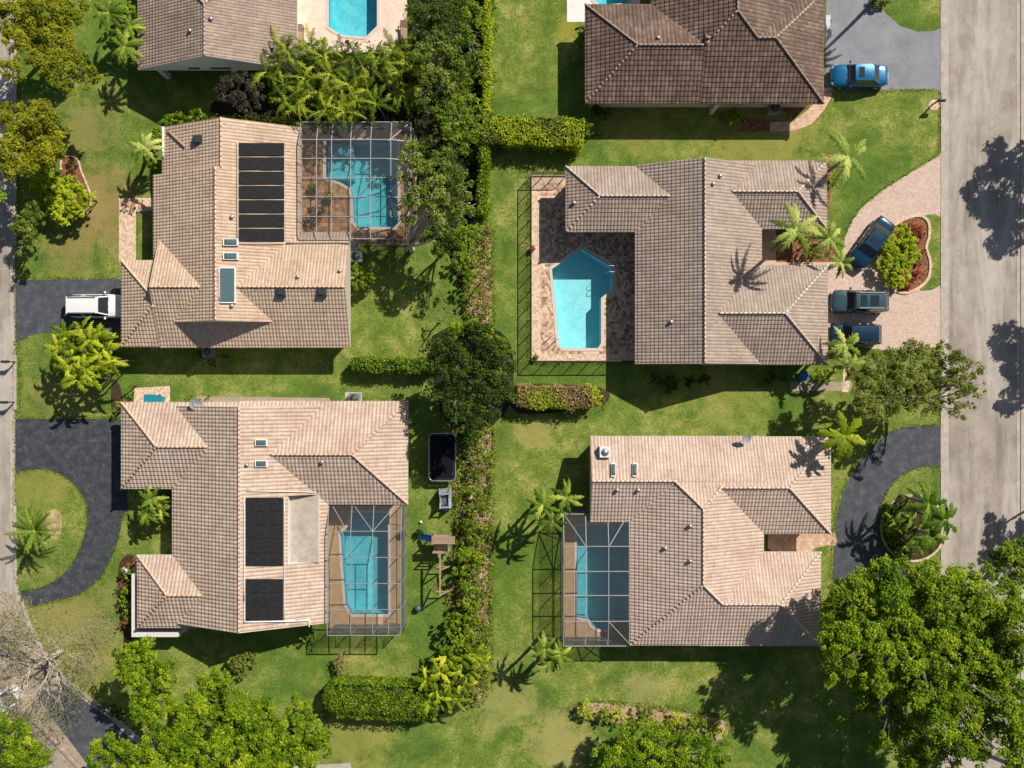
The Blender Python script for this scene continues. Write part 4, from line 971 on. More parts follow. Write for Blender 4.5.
# ---- areca palms below the open top pool
ar = [[(266,72),(278,62),(284,84)], [(296,60),(304,78),(312,50)], [(318,92),(330,74),(322,56)], [(344,58),(348,84),(336,100)], [(362,66),(368,90),(380,58)], [(386,84),(398,72),(404,92)], [(300,100),(286,102),(326,110)], [(360,106),(344,112),(376,104)], [(278,46),(288,50)], [(404,54),(392,50),(412,66)]]
arl = ['leftmost, touching the gable house roof', 'right of the palm at the roof edge', 'in the middle of the row below the pool', 'below the bottom edge of the top pool', 'right of the pool bottom edge', 'at the right end near the grey green tree', 'in front row over the heating mat house side', 'in front row above the pool cage', 'at the right corner of the gable house', 'at the lower right corner of the pale deck']
for hd, la in zip(ar, arl):
    hd = hd+[(x+random.uniform(-9, 9), y+random.uniform(-9, 9), 2.6) for x, y in hd]
    canes('areca_palm', 'feathery yellow green cane palm clump '+la, hd, 'areca', 1.75, 3.4, 9, group='cane palms below the top pool')
# ---- trees along the middle strip, from the top
tree('tree', 'dark tree at the top edge beside the pale pool deck', [(424,6,14),(442,16,12),(432,34,10),(452,6,12)], 5, 'leaf_dark', .17, trunk=(436,20))
tree('tree', 'grey green tree right of the cane palm clumps', [(420,52,12),(438,40,12),(452,58,12),(430,72,13),(446,80,12),(424,96,9),(440,102,10)], 5.5, 'leaf_grey', .17, trunk=(438,74))
tree('tree', 'bright green tree against the lawn edge at the top of the strip', [(470,10,11),(480,30,9),(466,34,10),(476,54,10),(470,72,9),(482,76,7)], 4.6, 'leaf_mid', .17, trunk=(470,44))
tree('tree', 'rounded leafy tree above the tree that reaches over the pool cage', [(440,114,10),(456,104,12),(470,92,9),(464,122,12),(450,132,10),(476,112,9),(470,140,10),(478,128,7)], 4.6, 'leaf_mid', .17, trunk=(462,118))
tree('tree', 'spreading grey green tree with a leaning trunk reaching over the pool cage', [(412,152,12,6),(404,174,11,6),(424,166,13),(442,156,12),(452,174,13),(436,184,13),(414,194,12),(406,212,11,6),(430,206,12),(450,198,12),(462,214,11),(446,226,11),(424,232,9,5.5),(464,186,10),(470,202,9)], 7.2, 'leaf_grey', .17, trunk=(412,250), tr=.2, bark='bark_pale', gap=.1)
hedge('hedge', 'narrow lime hedge along the lawn edge from the top down to the clipped hedge', [(487,-20),(487,40),(486,110)], 6, 1.5, 'leaf_lime', .11, 150, rough=.16)
hedge('hedge', 'narrow lime hedge along the lawn edge below the clipped hedge', [(484,142),(483,180),(481,215)], 8, 1.6, 'leaf_bright', .12, 140, rough=.16)
hedge('hedge', 'long clipped hedge below the dark roofed house with a bright top', [(483,128),(510,129),(540,130),(568,131),(583,132)], 28, 1.9, 'leaf_lime', .10, 170, 'leaf_olive', .35, rough=.14)
shrub('bush', 'small bush at the right end of the clipped hedge', [(588,125,6),(590,133,4)], 1.6, 'leaf_bright', .11, cat='bush')
for i, (lb, q, h_, mt) in enumerate([('shrub beside the leaning tree trunk top of the litter strip', [(474,230,8),(466,244,8)], 2.6, 'leaf_mid'), ('shrub left of the litter strip, second from its top', [(472,262,7),(468,276,7)], 2.2, 'leaf_bright'),
      ('shrub on the litter strip level with the open pool', [(470,294,6),(478,304,5)], 1.8, 'leaf_mid'), ('sparse shrub at the lower end of the upper litter strip', [(484,246,4),(486,278,4),(484,312,5)], .9, 'leaf_olive')]):
    shrub('shrub', 'green '+lb, q, h_, mt, .14)
shrub('bush', 'round bush at the right wall of the heating mat house', [(356,270,8),(364,276,9),(358,284,7),(371,276,6)], 2.2, 'leaf_mid', .14, cat='bush')
tree('young_tree', 'nearly bare young tree on the lawn between two back gardens', [(446,304,6),(450,314,6),(443,318,5)], 3.0, 'leaf_olive', .10, trunk=(440,322), tr=.07, bark='bark_pale', gap=.5, sub=.3)
hedge('hedge', 'short hedge between the two left hand back gardens beside the dense dark tree', [(352,364),(380,365),(408,365),(432,366)], 13, 1.5, 'leaf_mid', .10, 150, rough=.15)
tree('tree', 'dense dark round tree in the middle of the photo', [(440,350,13),(456,340,14),(474,338,14),(490,348,13),(504,362,12),(444,370,14),(460,362,15),(480,366,15),(498,382,14),(446,392,13),(464,390,15),(482,396,14),(452,410,12),(470,414,13),(488,412,11),(508,400,9),(474,426,9)], 7.0, 'leaf_dark', .17, trunk=(474,382), tr=.28)
shrub('bush', 'yellow green shrub on the upper left side of the dense dark tree', [(456,330,9),(470,326,9),(486,332,9),(498,342,8),(506,352,6)], 3.8, 'leaf_bright', .15, cat='bush')
hedge('hedge', 'brownish clipped hedge right of the dense dark tree', [(518,396),(545,397),(575,398),(592,397)], 21, 1.6, 'leaf_brown', .10, 190, 'leaf_lime', .42, 'core_brown', .16)
shrub('bush', 'lime bush at the right end of the brownish hedge', [(596,397,8),(587,394,7)], 1.8, 'leaf_lime', .11, cat='bush')
for lb, q, h_, mt in [('dark, below the dense tree and right of the trampoline', [(462,440,8),(472,436,7),(466,454,7)], 2.0, 'leaf_dark'), ('pale leaved, on the litter strip right of the trampoline', [(478,460,6),(472,474,6),(484,470,4)], 1.3, 'leaf_olive'),
      ('thin, right of the grey plastic playset', [(474,492,7),(480,506,6),(472,512,6)], 1.6, 'leaf_mid'), ('low, right of the wooden play tower', [(470,526,7),(482,530,5),(474,542,7)], 1.8, 'leaf_mid'),
      ('bright, right of the swing beam', [(464,556,8),(476,560,8),(470,572,8),(460,572,6)], 2.2, 'leaf_bright'), ('leafy, below the swing beam end', [(468,590,8),(478,598,7),(464,604,7),(474,610,7)], 2.0, 'leaf_mid'),
      ('leafy, left of the litter strip at its lower end', [(460,620,8),(472,622,8),(452,634,7),(466,636,8),(450,622,6)], 2.3, 'leaf_bright'), ('yellow edged, above the broad leaved clump', [(458,648,9),(474,650,8),(446,650,6),(484,640,6)], 2.3, 'leaf_mid')]:
    shrub('shrub', 'green shrub, '+lb, q, h_, mt, .15, group='shrubs of the middle strip')
canes('broad_leaved_clump', 'yellow green broad leaved clump right of the big smooth hedge, upper one', [(452,662),(466,664),(474,654),(440,672),(458,672),(446,656),(470,672),(480,662)], 'palm_yellow', 1.25, 2.4, 9, .44, .19, 'plant clump')
canes('broad_leaved_clump', 'yellow green broad leaved clump at the end of the big smooth hedge, lower one', [(436,690),(450,686),(440,704),(426,680),(456,698),(444,696),(430,700),(464,686),(432,676)], 'palm_yellow', 1.2, 2.2, 9, .44, .19, 'plant clump')
hedge('hedge', 'big smooth rounded hedge at the bottom left of the middle strip', [(338,701),(360,702),(385,703),(410,704),(424,705)], 36, 2.0, 'leaf_mid', .09, 260, rough=.10, rnd=.35, round_end=True)
shrub('conical_bush', 'small brownish upright bush below the pool cage of the lower left house', [(341,658,5,1.6),(340,666,6,1.3),(339,673,4,1.0)], 1.6, 'leaf_brown', .09, sub=.2, cat='bush')
shrub('bush', 'dark green bush at the lower left corner of the pool cage', [(310,636,6),(316,642,4),(304,640,5)], 1.4, 'leaf_mid', .12, cat='bush')
shrub('clipped_bush', 'rounded clipped bush with a few red flowers below the lower left house', [(234,665,9),(245,662,9),(252,658,5),(240,672,7)], 1.5, 'leaf_olive', .09, sub=.22, cat='bush')
# ---- front gardens on the left
canes('clumping_palm', 'big bright yellow green palm clump between the two left driveways', [(66,332),(82,330),(98,336),(58,348),(74,348),(92,350),(108,350),(68,366),(84,368),(100,366),(78,380),(112,362),(60,358),(66,342),(90,340),(100,356),(84,358),(72,374),(94,376),(106,342)], 'palm_yellow', 1.35, 3.6, 9, .46, .20, 'palm clump', up=.7)
palm('date_palm', 'low round palm with many stiff fronds on the grass island at left', [(34,531,2.6,1,37,530)], 'palm', 34, 2.35, ll=.42, lw=.09, up=.55, droop=.6, tr=.24, steps=26)
palm('palm_tree', 'green palm in the front recess of the lower left house', [(150,500,3.0,1),(146,514,2.6,.85),(160,510,2.4,.7)], 'palm', 13, 1.5, ll=.5, lw=.13)
shrub('bush', 'yellow tipped bush at the bottom edge of the front recess', [(164,500,6),(160,520,6),(144,522,6)], 1.6, 'leaf_bright', .12, cat='bush')
shrub('bush', 'small bushes beside the front corner of the lower left garage, yellow topped', [(128,392,5),(119,404,5),(114,412,4),(130,386,4)], 1.2, 'leaf_bright', .11, cat='bush')
shrub('bush', 'mixed red and green bed plants left of the lower left house', [(124,574,6),(127,590,7),(122,602,6),(127,612,7),(124,620,5)], 1.4, 'leaf_bright', .11, cat='bush')
shrub('bush', 'dark red shrub behind the green bed plants left of the house', [(118,588,4),(131,600,4),(122,625,5),(130,622,4)], 1.3, 'leaf_red', .11, cat='bush')
shrub('bush', 'small red plant by the bed at the entry of the lower left house', [(128,566,4),(134,562,3)], .8, 'leaf_red', .10, cat='bush')
shrub('bush', 'dry red orange plants at the top of the paver path at upper left', [(124,204,4),(132,206,4),(140,204,4)], .7, 'leaf_red', .10, cat='bush')
shrub('bush', 'small green bushes along the north side of the lower left house', [(188,396,4),(206,396,4)], .9, 'leaf_bright', .10, cat='bush')
shrub('bush', 'dim bushes in the shade below the heating mat house', [(196,356,5),(210,360,6),(224,358,5)], 1.0, 'leaf_dark', .11, cat='bush')
# ---- big trees bottom left
tree('tree', 'tall bright green tree left of the row of trees at bottom left', [(126,660,14),(142,656,13),(158,668,12),(130,678,13),(148,686,14),(164,684,10),(140,702,12),(160,706,13),(120,668,9),(154,722,11),(136,716,10)], 7, 'leaf_bright', .2, trunk=(170,680))
tree('tree', 'bright green tree in the bottom left row, nearest the house', [(206,690,13),(220,680,11),(226,690,10),(196,706,14),(212,710,15),(184,720,13),(234,712,13),(226,728,14)], 7, 'leaf_bright', .2, trunk=(216,690))
tree('tree', 'bright green tree at the bottom edge below the row', [(170,738,15),(150,750,14),(188,744,16),(206,756,16),(180,764,15),(160,768,14),(130,752,12),(108,752,14),(94,760,11),(112,768,12),(136,770,12),(220,744,14)], 7.5, 'leaf_bright', .2, trunk=(190,736))
tree('tree', 'bright green tree at the right end of the bottom left row', [(250,722,14),(262,712,12),(274,724,13),(246,742,15),(266,746,16),(286,738,14),(302,722,13),(296,708,10),(314,738,12),(322,750,9),(306,758,13),(282,762,15),(256,766,14),(236,766,13),(326,740,7)], 7, 'leaf_bright', .2, trunk=(300,722))
tree('tree', 'bright tree in the very bottom left corner below the white truck', [(8,736,14),(24,748,14),(10,760,15),(32,764,13),(2,722,9),(40,772,11)], 6, 'leaf_bright', .19, trunk=(30,740))
# ---- right-hand gardens
shrub('bush', 'dark shrub in shade against the left wall of the dark roofed house', [(581,30,6),(582,42,6)], 1.4, 'leaf_mid', .12, cat='bush')
shrub('bush', 'dim round bush below the left corner of the dark roofed house', [(596,110,7),(606,112,7)], 1.3, 'leaf_dark', .12, cat='bush')
shrub('bush', 'lime green bush beside the porch column of the dark roofed house', [(733,112,6),(740,118,7),(732,120,5)], 1.3, 'leaf_bright', .12, cat='bush')
palm('palm_tree', 'large palm with long fronds on the lawn below the bright blue car', [(849,156,5.2,1)], 'palm_pale', 11, 2.7, ll=.75, lw=.15, up=.35)
shrub('bush', 'yellow green bush between the big palm and the roof corner', [(824,158,6),(836,176,6),(830,166,5),(835,184,5)], 1.0, 'leaf_lime', .11, cat='bush')
palm('palm_tree', 'tall palm standing in the entry court over the roof, leftmost of three', [(797,229,7.0,1,774,250)], 'palm_pale', 13, 2.5, ll=.7, lw=.15, up=.4)
palm('palm_tree', 'pale palm at the corner of the entry court, upper right of three', [(830,238,4.0,1)], 'palm_pale', 12, 1.8, ll=.55, lw=.14)
palm('palm_tree', 'small pale palm beside the nose of the dark blue sedan, lowest of three', [(842,262,2.6,1)], 'palm_pale', 11, 1.45, ll=.45, lw=.13)
shrub('bush', 'yellow green bushes under the entry court palms', [(808,244,7),(818,252,7),(808,258,6),(826,246,5)], 1.5, 'leaf_bright', .12, cat='bush')
shrub('bush', 'mounded lime green shrub filling the planted island of the paver drive', [(900,234,11),(911,243,11),(893,248,11),(907,258,12),(891,264,11),(902,273,11),(915,254,9),(899,281,8),(888,244,8),(908,230,7)], 1.5, 'leaf_lime', .13, 34, cat='bush', sub=.3)
for (x, y, r_), la in zip([(914,226,5),(922,232,5),(919,243,4),(918,262,4),(918,274,5),(908,283,5),(924,252,3)], ['at the top of the island', 'at the upper right bulge of the island', 'just under the upper right bulge of the island', 'at the waist of the island, left one', 'at the lower right bulge of the island', 'at the bottom tip of the island', 'at the waist of the island, right one']):
    shrub('low_plant', 'rust coloured low plant on the mulch '+la, [(x, y, r_*1.45)], .6, 'leaf_red', .10, cat='plant', group='rust coloured plants of the island')
palm('palm_tree', 'palm overlapping the dark blue hatchback in the paver drive', [(846,344,4.2,1)], 'palm_pale', 11, 1.8, ll=.6, lw=.14)
palm('palm_tree', 'small palm below the palm over the hatchback, at the end of the path', [(852,366,3.0,1)], 'palm_pale', 10, 1.5, ll=.45, lw=.13)
shrub('bush', 'yellow green bush at the lower right corner of the grey brown roof', [(822,376,7),(832,370,6),(828,380,5)], 1.3, 'leaf_lime', .12, cat='bush')
shrub('bush', 'dim shrubs in the shade below the grey brown roof, left group', [(656,380,6),(672,384,8),(690,382,7),(706,380,7)], 1.1, 'leaf_dark', .12, cat='bush')
shrub('bush', 'dim shrubs in the shade below the grey brown roof, right group', [(770,378,6),(784,380,6)], 1.1, 'leaf_dark', .12, cat='bush')
tree('tree', 'wide olive green tree over the lawn and kerb above the lower right drive', [(860,376,12),(876,362,12),(896,360,13),(914,350,11),(930,358,12),(948,352,11),(962,364,12),(978,372,9),(870,392,13),(888,384,14),(906,378,13),(924,380,14),(944,376,13),(964,386,12),(982,390,8),(872,406,12),(892,402,13),(912,400,12),(932,404,11),(954,406,10),(972,404,7),(884,418,9),(962,416,6)], 6.4, 'leaf_olive', .15, 34, trunk=(905,398), tr=.16, gap=0, bark='bark_pale', sub=.42, flat=.55)
palm('palm_tree', 'yellow green palm with broad fronds at the upper right corner of the beige roof', [(845,436,5.6,1,838,434)], 'palm_yellow', 11, 2.2, ll=.8, lw=.28, up=.4, droop=.6)
palm('palm_tree', 'palm cluster with three crowns at the upper left corner of the narrow pool cage', [(543,505,4.8,1),(566,498,4.6,.95),(553,521,4.2,.85)], 'palm', 11, 1.75, ll=.5, lw=.14)
palm('palm_tree', 'palm cluster at the lower left corner of the narrow pool cage', [(545,650,4.2,.95),(560,656,4.0,.85),(550,662,3.6,.8)], 'palm', 10, 1.6, ll=.45, lw=.14)
palm('palm_tree', 'green palm on the right part of the round bed, upper of three', [(930,504,4.6,1)], 'palm_blue', 13, 2.1, ll=.6, lw=.15)
palm('palm_tree', 'green palm over the kerb right of the round bed', [(944,520,4.4,1)], 'palm_blue', 12, 1.9, ll=.55, lw=.15)
palm('palm_tree', 'green palm at the lower right edge of the round bed', [(934,536,4.0,1)], 'palm_blue', 12, 1.8, ll=.55, lw=.15)
canes('fern_bed', 'dense mass of green ferny plants filling the round bed', [(900,512),(910,520),(900,530),(912,536),(894,522),(906,546),(918,546),(920,526),(908,504)], 'palm_blue', 1.0, 1.2, 10, .34, .12, 'plant clump')
hedge('low_hedge', 'low dark green ground hedge curling round the left of the round bed', [(893,506),(890,520),(892,536),(900,550),(912,556)], 11, .7, 'leaf_mid', .09, 160)
big_r = [(846,596,14),(864,584,15),(884,576,15),(904,574,15),(926,580,16),(948,582,16),(970,590,16),(990,602,16),(1010,612,16),(1026,630,16),
 (838,620,13),(856,614,16),(876,606,17),(898,600,17),(920,604,18),(944,608,18),(966,616,18),(988,630,18),(1008,646,18),(1028,660,16),
 (834,642,12),(852,640,16),(872,634,17),(894,630,18),(916,632,18),(940,636,19),(962,644,19),(984,658,18),(1004,674,17),(1022,690,15),
 (830,664,10),(846,662,13),(866,662,15),(888,660,17),(912,664,16),(932,668,17),(956,674,19),(978,688,18),(998,702,16),(1016,716,13),
 (836,680,9),(858,682,12),(880,684,13),(930,700,15),(950,708,17),(972,718,17),(990,730,12),(944,730,14),(962,744,13),(934,754,8),(985,752,10),(900,700,10,6),(880,708,8,5),(905,730,10,5),(880,745,9,4.5),(925,768,10,6),(960,770,8,6)]
big_r += [(x+random.uniform(-5, 5), y+random.uniform(-5, 5), r_*1.0, 7.0) for x, y, r_, *_ in big_r[::2]]+[(1012,742,13),(1024,738,12),(1008,734,12),(1022,716,13),(1000,752,9),(870,700,12,5.5),(895,715,13,6),(915,745,13,6),(905,690,13,7),(860,690,11,5.5),(890,735,10,5),(940,752,14,7),(925,715,14,7.5),(975,752,12,7),(850,720,9,4.5),(912,768,12,6)]
tree('large_tree', 'huge bright green tree filling the bottom right corner', big_r, 9.5, 'leaf_bright', .19, 32, trunk=(890,620), tr=.26, hj=.2, gap=0)
tree('tree', 'dark green tree on the right edge above the huge tree', [(996,568,12),(1012,556,13),(1026,570,14),(1008,584,12),(1024,594,12),(1026,545,10)], 6, 'leaf_mid', .2, trunk=(1002,560))
tree('tree', 'bright green tree at the bottom edge below the litter strip', [(640,726,10),(628,738,12),(650,740,13),(670,736,12),(688,740,12),(706,752,12),(722,760,10),(610,756,12),(632,758,14),(656,760,14),(680,762,14),(704,770,13),(604,768,9),(692,724,8),(728,748,7)], 4.5, 'leaf_bright', .18, trunk=(660,742))
for i, (x, y, r_, la) in enumerate([(586,712,8,'at the left end of the bottom litter strip'),(602,716,7,'second from the left along the bottom litter strip'),(618,718,7,'third from the left along the bottom litter strip'),(646,716,8,'middle of the bottom litter strip'),(678,722,8,'right of the middle of the bottom litter strip'),(700,724,7,'near the right end of the bottom litter strip'),(720,730,7,'at the right end of the bottom litter strip')]):
    shrub('shrub', 'low yellow green shrub '+la, [(x, y, r_), (x+4, y+5, r_*.7)], 1.3, 'leaf_bright' if i % 2 else 'leaf_lime', .12, group='shrubs of the bottom litter strip')
# off-frame trees whose shade falls into the picture
palm('palm_tree', 'tall palm beyond the top edge casting a long shadow over the grey drive', [(918,-50,6.5,1,873,2)], 'palm', 14, 2.0, ll=.6, lw=.15)
shrub('bush', 'small bush at the top edge beside the grey drive', [(882,-2,8),(890,-6,7)], 1.0, 'leaf_olive', .12, cat='bush')
tree('street_tree', 'street tree beyond the right edge whose shade falls on the upper street', [(1130,60,22),(1160,70,22),(1140,100,24),(1120,84,20),(1150,130,24),(1170,110,22),(1120,120,18),(1136,150,14)], 8, 'leaf_mid', .22, 30, trunk=(1062,112), tr=.3)
tree('street_tree', 'street tree beyond the right edge whose shade falls beside the olive tree', [(1130,268,20),(1150,290,22),(1128,300,20),(1160,320,20),(1136,330,16)], 7, 'leaf_mid', .22, 30, trunk=(1075,300), tr=.25)
tree('street_tree', 'street tree beyond the right edge whose shade falls on the lower street', [(1112,478,16),(1130,492,18),(1108,508,16),(1136,520,18)], 6.5, 'leaf_mid', .22, 30, trunk=(1066,480), tr=.25)
tree('street_tree', 'tree beyond the left edge beside the left street', [(-30,160,20),(-20,190,18),(-40,200,20)], 7, 'leaf_mid', .22, 30, trunk=(-10,190), tr=.25)

tree('tree', 'low dark tree behind the leaning pale tree, right of the cage', [(440,232,12),(452,244,11),(462,232,10),(440,250,9),(456,258,9),(466,250,8)], 5.0, 'leaf_mid', .16, trunk=(450,246), tr=.14)
tree('street_tree', 'street tree beyond the bottom right corner', [(1040,730,22),(1060,760,22),(1034,765,20),(1018,785,18),(990,790,16),(1050,700,20)], 8, 'leaf_bright', .2, 30, trunk=(1046,745), tr=.25)
# ---- bare tree
def bare_tree(label, px, py, h):
    b = P(px, py); o = empty('bare_tree', (b[0], b[1], 0), 0, label, 'tree'); m = MB(); tips = []
    def grow(p, d, L, r, depth):
        q = p+d*L; mid = p.lerp(q, .5)+Vector((random.uniform(-1,1), random.uniform(-1,1), random.uniform(-.5,.5)))*L*.16
        m.tube([p, mid, q], [r, r*.85, r*.66], 5 if depth < 3 else 3, caps=False)
        if depth >= 6 or r < .005: tips.append(q); return
        if depth >= 3: tips.append(q)
        for k in range(3 if depth in (0, 1, 2, 4) else 2):
            a = random.uniform(0, 6.28); sp = random.uniform(.45, 1.0); e = Vector((math.cos(a), math.sin(a), random.uniform(-.15, .5)))
            nd = (d+e*sp); nd.z = nd.z*(.75 if depth < 4 else .5)+.05; nd.normalize(); grow(q, nd, L*random.uniform(.7, .92), r*random.uniform(.54, .70), depth+1)
    p0 = Vector((b[0], b[1], 1.6)); m.tube([(b[0], b[1], -.05), (b[0], b[1], .3), p0], [.30, .22, .19], 8)
    for k in range(8):
        a = k*6.283/8+random.uniform(-.3, .3); grow(p0, Vector((math.cos(a)*.95, math.sin(a)*.95, .55)).normalized(), random.uniform(1.2, 2.1), .065, 0)
    m.build('trunk', M['bark_pale'], o)
    t = np.array([tuple(q) for q in tips]); t = t[rng.uniform(size=len(t)) < .5]; t = np.repeat(t, 3, 0)+rng.normal(0, .12, (len(t)*3, 3))
    leaves('leaves', t, unit(rng.normal(0, .6, t.shape)+np.array([0, 0, 1])), rng.uniform(.04, .09, len(t)), .5+rng.normal(0, .2, len(t)), 'leaf_olive', o); return o
bare_tree('leafless pale branched tree over the bend of the left street', 60, 652, 6)
shrub('shrub', 'small green bushes under the bare tree by the kerb bend', [(108,712,6),(118,718,6),(100,708,4)], 1.0, 'leaf_dark', .12)

# ---- uncountable small growth
def scatter(name, regions, mat, leaf, hgt, kind='stuff', tone=.5, clump=0):
    Cc, Nn, T = [], [], []
    for (pts, dens) in regions:
        poly = np.array([P(x, y)[:2] for x, y in pts]); lo, hi = poly.min(0), poly.max(0); n = int((hi-lo).prod()*dens)
        if clump:
            k = max(2, n//clump); c = rng.uniform(lo, hi, (k, 2)); q_ = np.repeat(c, clump, 0); rr = np.repeat(rng.uniform(.12, .5, k), clump); q_ = q_+rng.normal(0, 1, q_.shape)*rr[:, None]*.6; tt = np.repeat(rng.normal(0, .12, k), clump); hh = np.repeat(rng.uniform(.25, 1, k), clump)
        else: q_ = rng.uniform(lo, hi, (n, 2)); tt = np.zeros(n); hh = np.ones(n)
        ins = np.zeros(len(q_), bool); j = len(poly)-1
        for i in range(len(poly)):
            a, b = poly[i], poly[j]; cnd = ((a[1] > q_[:, 1]) != (b[1] > q_[:, 1])) & (q_[:, 0] < (b[0]-a[0])*(q_[:, 1]-a[1])/(b[1]-a[1]+1e-12)+a[0]); ins ^= cnd; j = i
        q_, tt, hh = q_[ins], tt[ins], hh[ins]; z = hgt*hh*rng.uniform(.1, 1, len(q_))+.035
        Cc.append(np.column_stack([q_, z])); Nn.append(unit(rng.normal(0, .5, (len(q_), 3))+np.array([0, 0, 1.]))); T.append(tone+tt+rng.normal(0, .16, len(q_)))
    c, n, t = map(np.concatenate, (Cc, Nn, T)); o = leaves(name, c, n, leaf*rng.uniform(.5, 1.2, len(c)), t, mat, None); o['kind'] = kind; return o
stripA = smooth_path([(468,224),(492,224),(492,330),(478,334),(466,326),(462,270)],3,True)
stripB = smooth_path([(456,428),(494,426),(492,500),(493,600),(490,690),(474,706),(456,690),(458,640),(446,610),(456,540),(452,470)],3,True)
top = smooth_path([(412,-20),(494,-20),(493,110),(490,232),(462,240),(440,240),(412,120)],3,True)
scatter('ground_cover', [(stripA, 26), (stripB, 60), (top, 40)], 'leaf_mid', .10, .7, clump=26)
scatter('dry_twigs', [(stripA, 30), (stripB, 46)], 'leaf_brown', .09, 1.0, clump=16)
scatter('ground_cover', [(stripA, 36), (stripB, 50), (top, 20)], 'leaf_bright', .10, .8, clump=22)
scatter('undergrowth', [(smooth_path([(262,50),(300,44),(400,48),(410,70),(408,116),(300,118),(262,96)],3,True), 60), (smooth_path([(430,340),(500,335),(510,400),(470,430),(436,410)],3,True), 40)], 'leaf_dark', .13, 1.6, clump=24)
scatter('dry_ground_cover', [(stripA, 60), (stripB, 44), (smooth_path([(574,702),(620,702),(690,710),(730,718),(730,734),(690,732),(620,724),(574,718)],3,True), 46), ([(512,384),(606,386),(606,408),(512,412)], 20)], 'leaf_brown', .08, .35, clump=14)
scatter('fallen_leaves', [([(0,580),(150,600),(160,740),(60,768),(0,768)], 5), ([(50,150),(150,150),(150,275),(30,275)], 2.2), ([(500,560),(800,650),(800,768),(500,768)], .8), ([(16,340),(130,340),(130,418),(16,418)], 1.5), ([(945,0),(1022,0),(1022,768),(945,768)], .35), ([(490,0),(585,0),(585,380),(490,380)], .5), ([(18,470),(90,470),(90,600),(18,600)], 1.5)], 'leaf_brown', .06, .02)
# rough turf along the edges of beds, drives and kerbs
edges = [[(p[0], p[1]) for p in inn], [(x-1.5, y) for x, y in gd if x < 940], [(x, y) for x, y in isl if x < 940], [(x, y-1) for x, y in pv if x < 942 and y < 300 and x > 845], [(939.5,y) for y in range(92,153,4)], [(939.5,y) for y in range(346,425,4)],
  [(20,y) for y in range(0,279,4)], [(20,y) for y in range(334,418,4)], [(17,278),(120,278)], [(27,337),(17,345)], [(17,417.5),(122,417.5)], dd[4:], kl, [(826,92),(934,90)], [(531,364),(634,364)], [(528,175),(528,361)], [(134,500),(122,518)], [(494,230),(494,330)], [(494,430),(493,560),(492,690)], [(574,703),(610,701),(690,709),(728,718)], [(576,720),(640,727),(700,734)], [(604,388),(604,408),(560,414),(516,414)]]
Cc = []
for e in edges:
    for a, b in zip(e[:-1], e[1:]):
        A, B = np.array(P(*a)), np.array(P(*b)); L_ = np.linalg.norm(B-A); k = int(L_*34)
        if L_ > 12 or k == 0: 
            if L_ > 20: continue
        Cc.append(A+(B-A)*rng.uniform(0, 1, k)[:, None]+np.column_stack([rng.normal(0, .09, (k, 2)), rng.uniform(.03, .09, k)]))
Cc = np.concatenate(Cc); o = leaves('grass_edge', Cc, unit(rng.normal(0, .5, Cc.shape)+np.array([0, 0, 1.])), .055*rng.uniform(.5, 1.3, len(Cc)), .45+rng.normal(0, .2, len(Cc)), 'leaf_mid', None); o['kind'] = 'stuff'
